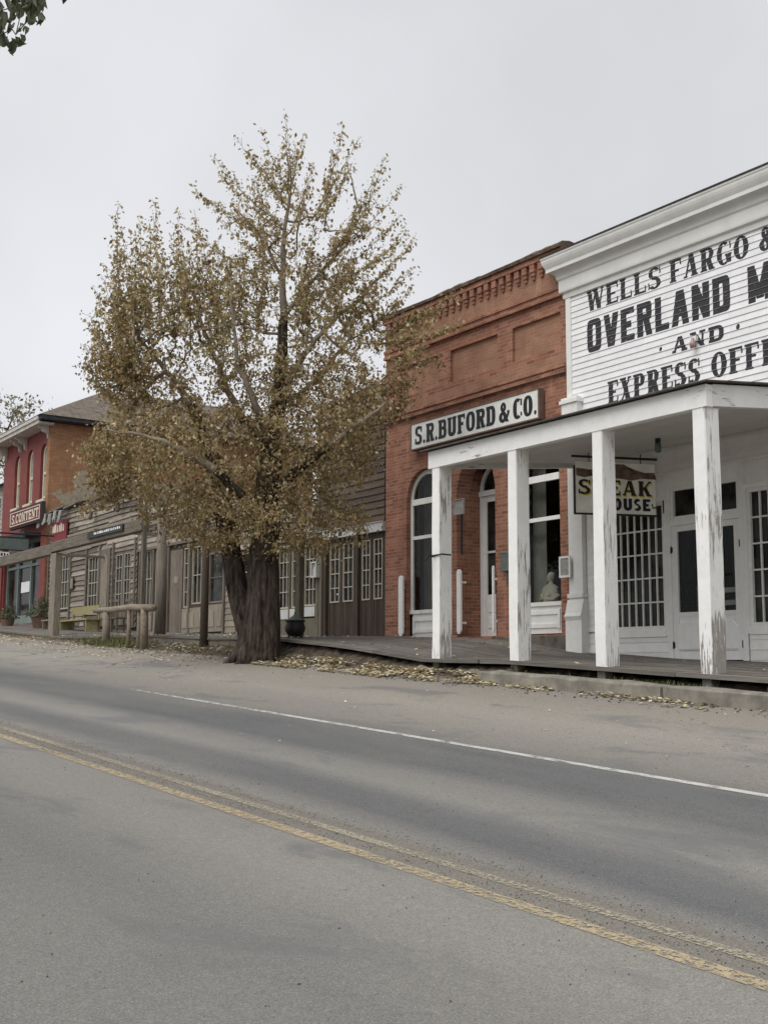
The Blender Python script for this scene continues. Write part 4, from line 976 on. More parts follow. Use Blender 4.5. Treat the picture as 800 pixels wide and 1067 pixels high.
window(B_, FX(14.0), 29.28, 30.08, 1.72, 3.30, 3, 2, M['mull'], M['glass'], .05, .04, .026)
window(B_, FX(14.0), 30.22, 30.62, 1.65, 3.30, 2, 4, M['mull'], M['glass'], .05, .035, .022)
window(B_, FX(14.0), 31.62, 32.56, 1.75, 3.42, 1, 2, M['mull'], M['glass'], .05, .03, .026)
window(B_, FX(14.0), 32.68, 33.56, 1.75, 3.44, 3, 2, M['mull'], M['glass'], .05, .04, .026)
mb = MB()
for k in range(4): mb.box(13.985, 14.03, 30.68+.2*k, 30.68+.2*(k+1)-.006, .93, 3.30)
d = mb.build('door', M['old_wood_v'], B_); mb = MB(); mb.box(13.975, 13.985, 30.95, 31.2, 2.35, 2.55); mb.build('door_notice', M['old_wood_pale'], d)
body(B_, ya, yb, 4.9, 9, None, M['old_wood_dark'])

# A: unpainted shop beside the red building
A_ = thing('rustic_shop', 'unpainted rustic shop with arched carved door and small-paned windows beside the red building', 'building', (14, 38, 1.2))
ya, yb = 33.9, 41.98
ha = [(39.66, 40.92, 1.96, 3.86), (36.88, 38.04, 1.84, 3.62), (34.36, 35.68, 1.30, 3.62), (36.0, 36.84, 1.3, 3.72)]
mb = MB(); wall(mb, FX(14.02), ya, yb, .8, 5.45, .12, ha); mb.build('wall', M['old_wood_dark'], A_)
mb = MB(); clap(mb, FX(14.0), ya, yb, 1.2, 5.42, .17, .036, [(h[0]-.02, h[1]+.02, h[2]-.02, h[3]+.02) for h in ha], jit=.028); mb.build('siding', M['old_wood'], A_)
k = ya
while k < yb-.05:
    e = min(yb, k+rnd.uniform(1.1, 2.2)); d0, d1 = rnd.uniform(-.05, .06), rnd.uniform(-.05, .06); x_ = 13.80+rnd.uniform(0, .08)
    mb = MB(); mb.hexa([(x_, k, 5.46+d0), (14.2, k, 5.50+d0), (14.2, e-.02, 5.50+d1), (x_, e-.02, 5.46+d1), (x_, k, 5.52+d0), (14.2, k, 5.56+d0), (14.2, e-.02, 5.56+d1), (x_, e-.02, 5.52+d1)]); mb.build('cap_board', M['beam_wood'], A_); k = e
mb = MB(); mb.box(13.90, 13.975, ya, yb-1.6, 4.42, 4.50); mb.build('ledge', M['old_wood_pale'], A_)
window(A_, FX(13.97), 39.70, 40.88, 1.98, 3.84, 4, 4, M['mull'], M['glass'], .05, .05, .03)
window(A_, FX(13.97), 36.92, 38.0, 1.86, 3.60, 4, 4, M['mull'], M['glass'], .05, .05, .03)
cdoor(A_, FX(13.97), 34.38, 35.0, 1.3, 3.60, 1.85, M['old_wood_v'], M['mull']); cdoor(A_, FX(13.97), 35.02, 35.66, 1.3, 3.60, 1.85, M['old_wood_v'], M['mull'])
mb = MB(); mb.box(13.93, 13.99, 36.0, 36.84, 1.3, 3.74); d = mb.build('door', M['old_wood_v'], A_)
mb = MB(); n = 14; c = 36.42; pts = [(c+.27, 1.55)]+[(c+.27*math.cos(math.pi*k/n), 3.15+.42*math.sin(math.pi*k/n)) for k in range(n+1)]+[(c-.27, 1.55)]
mb.quad(*[(13.915, u, z) for u, z in pts]); 
for p, q in zip(pts, pts[1:]+pts[:1]): mb.quad((13.915, p[0], p[1]), (13.93, p[0], p[1]), (13.93, q[0], q[1]), (13.915, q[0], q[1]))
mb.build('carved_panel', M['old_wood_pale'], d)
boxes('trim_post', M['old_wood_v'], A_, [(13.92, 14.03, y, y+.1, 1.2, 3.9) for y in (33.95, 35.72, 36.86, 38.06, 39.58, 40.94, 41.86)])
body(A_, ya, yb, 5.0, 9, None, M['old_wood_dark'])
# porch timbers in front of A and B
o = thing('timber_porch_frame', 'rough grey timber porch beam on square and round posts before the rustic shops', 'porch frame', (10.9, 32.1, .85))
mb = MB()
for a, b, z0, z1 in ((26.0, 32.3, 3.16, 3.44), (32.32, 40.5, 3.08, 3.38)): mb = MB(); mb.hexa([(10.80, a, z0), (11.0, a, z0), (11.0, b, z0-.02), (10.80, b, z0-.02), (10.80, a, z1), (11.0, a, z1), (11.0, b, z1), (10.80, b, z1-.03)]); mb.build('beam', M['beam_wood'], o, bevel=.015)
for y in (29.3, 36.4):
    mb = MB(); mb.box(10.9, 13.95, y, y+.08, 3.442, 3.52); mb.build('rafter', M['beam_wood'], o)
for (y, w, z0, zt) in ((31.92, .42, .80, 3.1), (38.3, .3, 1.2, 3.06)):
    mb = MB(); mb.box(10.81, 11.0, y, y+w, z0, zt); mb.build('post', M['old_wood_pale'], o, bevel=.015)
mb = MB(); mb.box(10.84, 10.94, 25.98, 26.10, .72, 3.9); mb.build('post', M['old_wood_v'], o, bevel=.01)
mb = MB(); mb.tube([(11.0, 25.25, .72), (11.01, 25.24, 1.8), (10.98, 25.27, 3.38)], [.13, .12, .105], 12)
mb.tube([(10.98, 25.27, 3.3), (10.96, 25.42, 3.6), (10.9, 25.62, 4.0)], [.08, .05, .035], 8); mb.tube([(10.98, 25.27, 3.3), (11.0, 25.12, 3.6), (11.03, 24.95, 3.95)], [.08, .05, .03], 8)
mb.build('forked_post', M['old_wood_v'], o, smooth=True)
mb = MB(); mb.tube([(10.66, 22.28, .3), (10.67, 22.29, 1.6), (10.66, 22.28, 3.2)], [.085, .08, .075], 10)
tag(mb.build('boardwalk_post', M['old_wood_dark'], None, (10.66, 22.28, .3), smooth=True), 'thin dark upright post at the boardwalk edge just left of the tree trunk', 'post')
mb = MB(); mb.box(11.72, 11.84, 20.28, 20.46, .58, 3.3)
tag(mb.build('square_post', M['green_trim'], None, (11.78, 20.4, .58), bevel=.012), 'square weathered wooden post on the boardwalk behind the black cauldron', 'post')
# skirt boards and stones below the left walk
mb = MB()
for a, b in ((20.7, 25.6), (25.7, 31.6), (31.8, 40)):
    n = 8
    for k in range(n):
        u0, u1 = a+(b-a)*k/n, a+(b-a)*(k+1)/n; z0, z1 = bw(10.72, u0), bw(10.72, u1)
        mb.hexa([(10.74, u0, z0-.22), (10.79, u0, z0-.22), (10.79, u1, z1-.22), (10.74, u1, z1-.22), (10.74, u0, z0-.055), (10.79, u0, z0-.055), (10.79, u1, z1-.055), (10.74, u1, z1-.055)])
tag(mb.build('boardwalk_skirt', M['beam_wood']), kind='structure')
def rock(x, y, r, label, grp=None):
    r *= .75; mb = MB(); z = gz(x, y)+.02; mb.ell((x, y, z+r*.45), (r, r*1.25, r*.75), 10, 7, rnd.uniform(0, 3))
    mb.v = [(a+rnd.uniform(-.17, .17)*r, b+rnd.uniform(-.17, .17)*r, c+rnd.uniform(-.15, .15)*r) for a, b, c in mb.v]
    return tag(mb.build('rock', M['stone'], None, (x, y, z)), label, 'rock', grp)
G = 'rocks under the boardwalk edge'
rock(10.62, 23.4, .17, 'larger flat rock below the boardwalk left of the dark thin post', G)
rock(10.62, 24.1, .13, 'small rock below the boardwalk between the log rail and dark post', G)
rock(10.6, 21.3, .16, 'pale rock under the boardwalk just left of the tree roots', G)
rock(10.52, 16.4, .09, 'rock in the rubble bank below the brick store', G)
rock(10.55, 14.6, .10, 'rock in the leaves below the leftmost white porch post', G)
rock(10.5, 13.3, .11, 'rock at the left end of the long kerb stone', G)
rock(10.5, 17.6, .11, 'small rock in the bank right of the tree roots', G)
for k in range(2):
    y = (9.1, 7.9)[k]; rock(10.5, y, .13, ('rock in the grass behind the kerb right of the corner post', 'rock in the grass at the right edge behind the rough kerb')[k], G)

# hitching rail of logs
o = thing('hitching_rail', 'log hitching rail on round log legs at the roadside before the long shop', 'hitching rail', (10.2, 25.3, .45))
mb = MB(); mb.tube([(10.18, 27.15, 1.33), (10.22, 26.2, 1.31), (10.2, 25.0, 1.32), (10.2, 23.75, 1.26)], [.06, .07, .075, .07], 10); mb.build('rail', M['log'], o, smooth=True)
for x, y, r in ((10.2, 26.45, .095), (10.2, 24.25, .09), (10.25, 24.65, .055), (10.2, 25.1, .05)):
    mb = MB(); mb.tube([(x, y, gz(x, y)-.05), (x+.01, y+.01, .9), (x, y, 1.27)], [r, r*.93, r*.9], 10); mb.build('leg', M['log'], o, smooth=True)

def bench(X, ya, yb, z, label, seatm, back=True, name='bench', d=.42, hs=.42):
    o = thing(name, label, 'bench', (X, (ya+yb)/2, z))
    mb = MB(); mb.box(X-d, X, ya, yb, z+hs-.05, z+hs); mb.build('seat', seatm, o)
    for y in (ya+.08, yb-.14):
        mb = MB(); mb.box(X-d+.02, X-.02, y, y+.06, z, z+hs-.05); mb.build('leg', seatm if back else M['old_wood_pale'], o)
    if back:
        mb = MB(); mb.box(X-.03, X, ya, yb, z+hs+.16, z+hs+.40); mb.build('backrest', seatm, o)
        for y in (ya+.1, yb-.16):
            mb = MB(); mb.box(X, X+.04, y, y+.06, z+.02, z+hs+.40); mb.build('back_post', seatm, o)
    return o
bench(12.9, 33.95, 36.35, 1.02, 'worn yellow wooden bench with backrest on the boardwalk by the carved door', M['yellow_bench'])
bench(12.6, 36.5, 37.3, 1.06, 'small pale wooden stool bench left of the yellow bench', M['old_wood_pale'], False, d=.35)
bench(12.4, 44.0, 46.2, 1.5, 'low blue bench under the red building shop window', M['blue'], False)
bench(12.9, 48.6, 50.6, 1.75, 'grey wooden bench by the pale house at the left edge', M['old_wood_v'], True)
# chairs by the doors
def chair(x, y, z, label):
    o = thing('wooden_chair', label, 'chair', (x, y, z), 'wooden chairs behind the hitching rail')
    mb = MB(); mb.box(x-.22, x+.22, y-.22, y+.22, z+.42, z+.46); mb.build('seat', M['old_wood_v'], o)
    for dx in (-.19, .19):
        for dy in (-.19, .19):
            mb = MB(); mb.tube([(x+dx, y+dy, z), (x+dx, y+dy, z+.42)], .02, 6); mb.build('leg', M['old_wood_v'], o)
    for k in range(4):
        mb = MB(); yy = y-.18+.12*k; mb.tube([(x+.2, yy, z+.46), (x+.25, yy, z+.98)], .014, 6); mb.build('spindle', M['old_wood_v'], o)
    mb = MB(); mb.box(x+.22, x+.26, y-.22, y+.22, z+.92, z+1.0); mb.build('top_rail', M['old_wood_v'], o)
chair(13.1, 32.9, .98, 'spindle-back wooden chair nearest the round forked post'); chair(13.1, 33.8, 1.0, 'spindle-back wooden chair next to the yellow bench')
# cauldron
o = thing('cauldron', 'black iron cauldron on the boardwalk right of the tree trunk', 'cauldron', (11.2, 19.5, .56))
cx, cy, cz = 11.2, 19.52, .55; KC = .68
mb = MB(); mb.lathe((cx, cy, cz), [(a*KC, b*KC) for a, b in [(.05, .05), (.19, .09), (.27, .2), (.285, .30), (.25, .42), (.24, .45), (.285, .48), (.285, .50), (.23, .49), (.22, .40), (.05, .30)]], 20); mb.build('pot', M['blackish'], o, smooth=True)
mb = MB(); mb.lathe((cx, cy, cz+.46*KC), [(.25*KC, 0), (.22*KC, .06*KC), (.08*KC, .16*KC), (.03*KC, .2*KC), (.03*KC, .27*KC)], 16); mb.build('lid', M['green_grey'], o, smooth=True)
for k in range(3):
    th = k*2.1; mb = MB(); mb.tube([(cx+.17*KC*math.cos(th), cy+.17*KC*math.sin(th), cz+.1*KC), (cx+.22*KC*math.cos(th), cy+.22*KC*math.sin(th), cz)], .018, 6); mb.build('leg', M['blackish'], o)

# signs and lanterns on A
o = thing('red_sign', 'square red sign with white upper half on the rustic shop beside the red corner', 'sign', (13.95, 40.75, 4.7))
mb = MB(); mb.box(13.86, 13.92, 39.95, 41.5, 4.30, 5.07); mb.build('board', M['sign_red'], o)
mb = MB(); mb.box(13.85, 13.86, 40.1, 41.4, 4.62, 5.0); mb.build('letter_panel', M['sign_red'], o)
mb = MB(); marks(mb, lambda m, a, b, h: m.box(13.845, 13.85, a, b, 4.68, 4.68+h), 40.14, 41.36, 6, .30, .15); mb.build('lettering', M['cream_letters'], o)
o = thing('dark_beam_sign', 'long narrow dark sign with tiny white letters fixed to the timber beam', 'sign', (10.78, 28.3, 3.3))
mb = MB(); mb.box(10.755, 10.798, 27.05, 29.4, 3.25, 3.41); mb.build('board', M['blackish'], o)
mb = MB(); marks(mb, lambda m, a, b, h: m.box(10.751, 10.755, a, b, 3.315, 3.315+h), 27.2, 29.0, 15, .065, .08); mb.build('lettering', M['white_letters'], o)
for k, y in enumerate((37.38, 35.05)):
    o = thing('lantern', ('dark wall lantern on the rustic shop nearer the red building', 'dark wall lantern on the rustic shop nearer the tall grey post')[k], 'lantern', (13.75, y, 4.9), 'lanterns on the rustic shop')
    mb = MB(); mb.tube([(13.98, y, 5.1), (13.75, y, 5.16), (13.75, y, 5.08)], .02, 6); mb.build('arm', M['blackish'], o)
    mb = MB(); mb.lathe((13.75, y, 4.82), [(.04, -.05), (.07, 0), (.085, .16), (.10, .18), (.03, .27)], 8); mb.build('cage', M['stone_dark'], o)
o = framed('notice_frame', 13.93, 39.56, 39.2, 2.62, 3.05, M['old_wood_dark'], M['old_wood_pale'], 'small dark-framed notice on the rustic shop left of its carved door', 'notice')
for k in range(5):
    y = 42.4-k*.55; mb = MB(); z = 5.25+.05*(k % 2)
    n = 6
    for q in range(n):
        u0, u1 = y-.13+.24*q/n, y-.13+.24*(q+1)/n; d0 = .04*math.sin(q*2.1+k); d1 = .04*math.sin((q+1)*2.1+k)
        mb.hexa([(13.66+d0, u0, z-.16-.16*rnd.random()), (13.69+d0, u0, z-.2), (13.69+d1, u1, z-.2), (13.66+d1, u1, z-.16-.16*rnd.random()), (13.70, u0, z+.12), (13.73, u0, z+.12), (13.73, u1, z+.12), (13.70, u1, z+.12)])
    mb.tube([(13.72, y, z+.1), (13.95, y, z+.15)], .015, 6)
    tag(mb.build('hanging_rag', M['notice'], None, (13.7, y, z)), ['pale ragged strip hanging at the red corner, first from the left', 'pale ragged strip, second from the left by the red corner', 'pale ragged strip in the middle of the row over the red sign', 'pale ragged strip, second from the right over the red sign', 'pale ragged strip at the right end of the row over the red sign'][k], 'hanging strip', 'pale strips hanging over the red sign')

# planters
def planter(x, y, z, r, hh, label, fol):
    o = thing('potted_plant', label, 'plant', (x, y, z))
    mb = MB(); mb.lathe((x, y, z), [(r*.7, 0), (r, r*1.3), (r*1.08, r*1.35), (r*.9, r*1.35), (r*.85, r*1.1)], 14); mb.build('pot', M['pot'], o)
    mb = MB()
    for k in range(fol):
        a = rnd.uniform(0, 6.28); rr = rnd.uniform(0, r*1.5); zz = z+r*1.3+rnd.uniform(0, hh)*(1-rr/(r*2.2)); p = Vector((x+rr*math.cos(a), y+rr*math.sin(a), zz)); u_ = Vector((rnd.uniform(-1, 1), rnd.uniform(-1, 1), rnd.uniform(-.3, 1))).normalized()*.09; v_ = u_.cross(Vector((rnd.uniform(-1, 1), rnd.uniform(-1, 1), .2))).normalized()*.03
        mb.quad(p, p+u_*.5+v_, p+u_, p+u_*.5-v_)
    for k in range(7): a = k*.9; mb.tube([(x, y, z+r*1.2), (x+r*.5*math.cos(a), y+r*.5*math.sin(a), z+r*1.3+hh*.8)], .008, 4)
    mb.build('foliage', M['leaf_green'], o)
planter(12.7, 38.6, 1.15, .35, .75, 'dark bushy plant in a pot left of the stool bench by the rustic shop', 500)
planter(12.7, 42.3, 1.35, .25, .5, 'leafy potted plant at the right end of the blue bench', 260)

# ------------------------------------------------------------------ red two-storey building
SC = thing('red_corner_building', 'two-storey building with red front, orange brick side, arched windows and hip roof', 'building', (14, 45.1, 1.5))
ya, yb = 42.30, 47.95
wins = [(42.72, 43.42), (44.26, 44.98), (45.86, 46.52)]
hs = [(a, b, 6.10, 8.18) for a, b in wins]+[(42.98, 47.35, 1.62, 4.75)]
FS = FX(14.0)
mb = MB(); wall(mb, FS, ya, yb, 1.2, 8.85, .35, hs)
for a, b in wins:
    n = 12; c = (a+b)/2; r_ = (b-a)/2
    for k in range(n):
        u0, u1 = a+(b-a)*k/n, a+(b-a)*(k+1)/n; z = [7.83+.35*math.sqrt(max(0, 1-((u-c)/r_)**2)) for u in (u0, u1)]
        mb.quad(FS.P(u0, 0, z[0]), FS.P(u0, 0, 8.18), FS.P(u1, 0, 8.18), FS.P(u1, 0, z[1])); mb.quad(FS.P(u0, 0, z[0]), FS.P(u1, 0, z[1]), FS.P(u1, .3, z[1]), FS.P(u0, .3, z[0]))
mb.build('front_wall', M['red_paint'], SC)
boxes('pilaster', M['red_paint'], SC, [(13.93, 14.0, ya-.0, ya+.55, 1.3, 4.9), (13.93, 14.0, yb-.5, yb, 1.3, 4.9)])
for a, b in wins:
    w = MB(); c = (a+b)/2; FS.box(w, a+.01, a+.13, 6.12, 7.83, .10, .17); FS.box(w, b-.13, b-.01, 6.12, 7.83, .10, .17); FS.box(w, a+.13, b-.13, 6.12, 6.24, .10, .17); FS.box(w, a+.13, b-.13, 7.05, 7.15, .09, .17); ring(w, FS, a+.01, b-.01, 7.83, 8.17, .12, .10, .17, 12)
    wn = w.build('window', M['sash'], SC); g = MB(); g.quad(FS.P(a+.1, .14, 6.2), FS.P(a+.1, .14, 7.83), FS.P(b-.1, .14, 7.83), FS.P(b-.1, .14, 6.2)); fan(g, FS, a+.12, b-.12, 7.83, 8.06, .14, 12)
    g.build('pane', M['curtain'], wn); s_ = MB(); s_.box(13.9, 14.1, a-.08, b+.08, 5.98, 6.10); s_.build('sill', M['sash'], wn)
mb = MB(); wall(mb, FY(ya-.03), 13.94, 25.0, 1.0, 8.84, .3); mb.build('side_wall', M['brick_old'], SC)
boxes('rear_wall', M['brick_old'], SC, [(14.35, 25, yb-.3, yb, 1.2, 8.8), (24.7, 25, ya+.3, yb-.3, 1.2, 8.8)])
# storefront
mb = MB(); FS.box(mb, 42.98, 47.35, 1.62, 1.95, .15, .25); FS.box(mb, 42.98, 43.08, 1.95, 4.7, .12, .25); FS.box(mb, 44.35, 44.45, 1.95, 4.7, .12, .25); FS.box(mb, 45.9, 46.0, 1.95, 4.7, .12, .25); FS.box(mb, 47.25, 47.35, 1.95, 4.7, .12, .25); FS.box(mb, 43.08, 47.25, 3.75, 3.85, .14, .25); FS.box(mb, 42.98, 47.35, 4.62, 4.75, .12, .25)
wn = mb.build('shop_window', M['teal'], SC); g = MB(); g.quad(FS.P(43.0, .2, 1.9), FS.P(43.0, .2, 4.7), FS.P(47.3, .2, 4.7), FS.P(47.3, .2, 1.9)); g.build('pane', M['glass'], wn)
mb = MB(); mb.box(14.12, 14.13, 44.5, 45.5, 2.8, 3.2); mb.build('paper', M['paper'], wn)
mb = MB(); mb.box(13.4, 14.0, 42.9, 47.4, 4.78, 4.86); mb.hexa([(13.35, 42.9, 4.60), (13.4, 42.9, 4.60), (13.4, 47.4, 4.60), (13.35, 47.4, 4.60), (13.35, 42.9, 4.88), (13.4, 42.9, 4.88), (13.4, 47.4, 4.88), (13.35, 47.4, 4.88)]); mb.build('awning', M['awning'], SC)
# eaves: fascia, brackets, hip roof
ex0, exy0, exy1, ez = 13.42, 41.75, 48.45, 8.95
mb = MB(); mb.box(ex0, 14.0, exy0+.3, exy1, 8.72, 8.80); mb.box(ex0, ex0+.06, exy0+.3, exy1, 8.80, 9.0); mb.box(ex0-.05, ex0, exy0+.25, exy1, 8.86, 9.02); mb.build('fascia', M['eave_paint'], SC)
mb = MB(); mb.box(14.02, 25.3, exy0, ya-.032, 8.845, 8.98); mb.box(ex0, 14.02, exy0, exy0+.3, 8.84, 8.98); mb.build('side_eave', M['awning'], SC)
for y in (42.42, 45.1, 45.75, 47.6):
    mb = MB()
    for q in range(2):
        pr_ = [(14.0, 8.72), (13.55, 8.72), (13.55, 8.63), (13.66, 8.60), (13.72, 8.50), (13.88, 8.45), (13.90, 8.28), (14.0, 8.22)]
    mb.quad(*[(x, y, z) for x, z in pr_]); mb.quad(*[(x, y+.10, z) for x, z in reversed(pr_)])
    for p, q in zip(pr_, pr_[1:]+pr_[:1]): mb.quad((p[0], y, p[1]), (p[0], y+.10, p[1]), (q[0], y+.10, q[1]), (q[0], y, q[1]))
    mb.build('bracket', M['eave_paint'], SC)
mb = MB(); rx = 17.0; rz = 10.95; my = 45.1; bx = 25.4
mb.quad((ex0-.06, exy0-.02, 9.0), (ex0-.06, exy1, 9.0), (rx, my, rz)); mb.quad((ex0-.06, exy0-.02, 9.0), (rx, my, rz), (bx-3, my, rz), (bx, exy0-.02, 9.0)); mb.quad((ex0-.06, exy1, 9.0), (bx, exy1, 9.0), (bx-3, my, rz), (rx, my, rz)); mb.quad((bx, exy0-.02, 9.0), (bx-3, my, rz), (bx, exy1, 9.0)); mb.quad((ex0-.06, exy0-.02, 8.985), (bx, exy0-.02, 8.985), (bx, exy1, 8.985), (ex0-.06, exy1, 8.985))
mb.build('roof', M['shingle'], SC)
o = thing('shop_sign', 'maroon sign with cream letters S. CONTENT projecting from the red front', 'sign', (13.6, 43.7, 5.6))
mb = MB(); mb.box(13.60, 13.74, 41.85, 45.55, 5.16, 5.88); mb.build('board', M['awning'], o)
mb = MB(); mb.box(13.58, 13.60, 41.92, 45.48, 5.22, 5.82); mb.build('face', M['sc_red'], o)
mb = MB(); mb.box(13.565, 13.58, 41.98, 45.42, 5.26, 5.29); mb.box(13.565, 13.58, 41.98, 45.42, 5.75, 5.78); mb.box(13.565, 13.58, 41.98, 42.04, 5.29, 5.75); mb.box(13.565, 13.58, 45.36, 45.42, 5.29, 5.75); mb.build('border', M['cream_letters'], o)
flat('S.CONTENT', o, 13.58, 45.25, 42.14, 5.345, .35, .26, .2, .05, M['cream_letters'], 2.0, .10)
boxes('bracket', M['awning'], o, [(13.74, 14.0, 42.4, 42.5, 5.4, 5.5), (13.74, 14.0, 45.2, 45.3, 5.4, 5.5)])
# projecting sign at the far left, faces the viewer
o = thing('projecting_sign', 'grey-green projecting sign over a small white sign at the left edge', 'sign', (12.2, 41.5, 4.1))
mb = MB(); mb.box(11.35, 13.0, 41.2, 41.27, 4.02, 4.42); mb.build('board', M['green_grey'], o)
mb = MB(); mb.box(11.33, 13.02, 41.19, 41.28, 4.42, 4.46); mb.box(11.33, 13.02, 41.19, 41.28, 3.98, 4.02); mb.box(12.98, 13.02, 41.19, 41.28, 4.02, 4.42); mb.build('frame', M['blackish'], o)
mb = MB(); mb.box(11.45, 12.95, 41.21, 41.26, 3.74, 3.93); mb.build('lower_board', M['sign_white'], o)
mb = MB(); marks(mb, lambda m, a, b, h: m.box(a, b, 41.204, 41.21, 3.79, 3.79+h), 11.55, 12.85, 13, .10, .07); mb.build('lettering', M['black_paint'], o)
mb = MB(); mb.tube([(11.3, 41.24, 4.58), (14.0, 41.24, 4.58)], .03, 6); mb.tube([(11.6, 41.24, 4.46), (11.6, 41.24, 4.58)], .012, 5); mb.tube([(12.8, 41.24, 4.46), (12.8, 41.24, 4.58)], .012, 5); mb.tube([(13.0, 41.24, 3.9), (13.0, 41.24, 4.0)], .012, 5); mb.tube([(11.5, 41.24, 3.9), (11.5, 41.24, 4.0)], .012, 5); mb.build('hanger', M['blackish'], o)

# pale house beyond
GH = thing('pale_house', 'pale grey sided house just showing beyond the red building at the left edge', 'building', (14, 53, 2))
hh_ = [(49.0, 50.2, 2.9, 4.9), (51.5, 52.7, 2.9, 4.9), (49.2, 50.3, 5.9, 7.0)]
mb = MB(); wall(mb, FX(14.32), 48.3, 58, 1.4, 7.4, .15, hh_); wall(mb, FY(48.3), 14.32, 24, 1.4, 7.4, .15); mb.build('wall', M['grey_siding'], GH)
mb = MB(); clap(mb, FX(14.3), 48.3, 58, 1.8, 7.4, .2, .02, hh_); mb.build('siding', M['grey_siding'], GH)
for h in hh_: window(GH, FX(14.3), *h, 2, 2, M['white_trim'], M['glass'], .06, .08, .04)
mb = MB(); mb.quad((14.0, 48.1, 7.35), (14.0, 58.2, 7.35), (19, 58.2, 9.6), (19, 48.1, 9.6)); mb.quad((19, 48.1, 9.6), (19, 58.2, 9.6), (24.2, 58.2, 7.35), (24.2, 48.1, 7.35)); mb.quad((14.3, 48.3, 7.4), (24, 48.3, 7.4), (19, 48.3, 9.5)); mb.build('roof', M['shingle'], GH)

# ------------------------------------------------------------------ trees
RT = Vector((.829, -.559, 0)); DP = Vector((.559, .829, 0))
def grow(nodes, par, att, step=.16, kill=.22, reach=1.6, iters=120, up=.0, jitter=.15):
    """space colonisation: nodes (list of vec), par (list of parent idx), att (n x 3)"""
    N_ = np.array(nodes, float); att = np.array(att, float); par = list(par)
    for _ in range(iters):
        if len(att) == 0: break
        d2 = ((att[:, None, :]-N_[None, :, :])**2).sum(2); near = d2.argmin(1); dist = np.sqrt(d2[np.arange(len(att)), near])
        ok = dist < reach
        if not ok.any(): break
        new = []; npar = []
        for i in np.unique(near[ok]):
            v = att[ok & (near == i)]-N_[i]; v = (v/np.linalg.norm(v, axis=1)[:, None]).mean(0)+nr.normal(0, jitter, 3)*.5; v[2] += up; l = np.linalg.norm(v)
            if l < 1e-6: continue
            q = N_[i]+v/l*step; new.append(q); npar.append(i)
        new = np.array(new); dd = np.sqrt(((new[:, None, :]-N_[None, :, :])**2).sum(2)).min(1); keep = dd > step*.35
        if not keep.any(): break
        N_ = np.vstack([N_, new[keep]]); par += [p for p, k in zip(npar, keep) if k]
        d2 = ((att[:, None, :]-new[keep][None, :, :])**2).sum(2).min(1); att = att[d2 > kill**2]
    return N_, par
def radii(N_, par, manual, tip=.0045, ex=2.3):
    n = len(N_); ch = [[] for _ in range(n)]
    for i, p in enumerate(par):
        if p >= 0: ch[p].append(i)
    r = np.zeros(n)
    for i in range(n-1, -1, -1):
        r[i] = (sum(r[c]**ex for c in ch[i]))**(1/ex) if ch[i] else tip
        if i in manual: r[i] = max(manual[i], 0)
    return r, ch
def branch_mesh(mb, N_, par, r, ch, sel, nside=6, flute=None):
    started = set(); roots = [i for i in range(len(N_)) if par[i] < 0]
    stack = [(i, None) for i in roots]
    while stack:
        i, pr_ = stack.pop(); chain = [] if pr_ is None else [pr_]
        while True:
            chain.append(i)
            c = sorted(ch[i], key=lambda k: -r[k])
            for k in c[1:]: stack.append((k, i))
            if not c: break
            i = c[0]
        pts = [N_[k] for k in chain]; rr = [float(r[k]) for k in chain]
        if pr_ is not None: rr[0] = min(rr[0], rr[1]*1.15)
        # split by thickness
        seg = [k for k in range(len(chain)) if sel(rr[k])]
        if len(seg) >= 2:
            a, b = seg[0], seg[-1]
            if not sel(1e-4) and b < len(chain)-1: b += 1
            if sel(1e-4) and a > 0: a -= 1
            big = max(rr[a:b+1]); ns = 20 if big > .15 else (nside if big > .02 else 4)
            mb.tube(pts[a:b+1], rr[a:b+1], ns, True, flute if big > .15 else None)
def leaves(mb, N_, par, r, ch, rmax, per, size, spread, droop=.5, keep=1.0, rs=None, fine=False, thin=None):
    rs = rs or nr; idx = [i for i in range(len(N_)) if par[i] >= 0 and r[i] < rmax]
    V = []; Fc = []
    for i in idx:
        if rs.rand() > keep: continue
        p0, p1 = np.array(N_[par[i]]), np.array(N_[i])
        k = rs.poisson(per*(1.0 if thin is None else max(.45, min(1, 1-(N_[i][2]-thin)*.14))))
        for _ in range(k):
            p = p0+(p1-p0)*rs.rand()+rs.normal(0, spread, 3)
            a = rs.normal(0, 1, 3); a[2] -= droop*2; a /= np.linalg.norm(a)
            b = np.cross(a, rs.normal(0, 1, 3)); b /= np.linalg.norm(b)
            s = size*rs.choice((.5, .8, 1.0, 1.25, 1.5))*rs.uniform(.85, 1.15); w = s*rs.uniform(.2, .36); c = np.cross(a, b)*s*.10
            if fine:   # two halves folded along the midrib, bent towards the tip
                w *= .85; bend = np.cross(a, b)*s*.16
                V.append((p, p+a*s*.3+b*w+c*2, p+a*s*.68+b*w*.72+c*2-bend*.4, p+a*s-bend)); V.append((p, p+a*s-bend, p+a*s*.68-b*w*.72+c*2-bend*.4, p+a*s*.3-b*w+c*2)); continue
            V.append((p, p+a*s*.45+b*w+c, p+a*s, p+a*s*.45-b*w+c))
    base = len(mb.v); 
    for q, quad in enumerate(V):
        mb.v += [tuple(x) for x in quad]; mb.f.append((base+4*q, base+4*q+1, base+4*q+2, base+4*q+3)); mb.mi.append(0)
    return len(V)

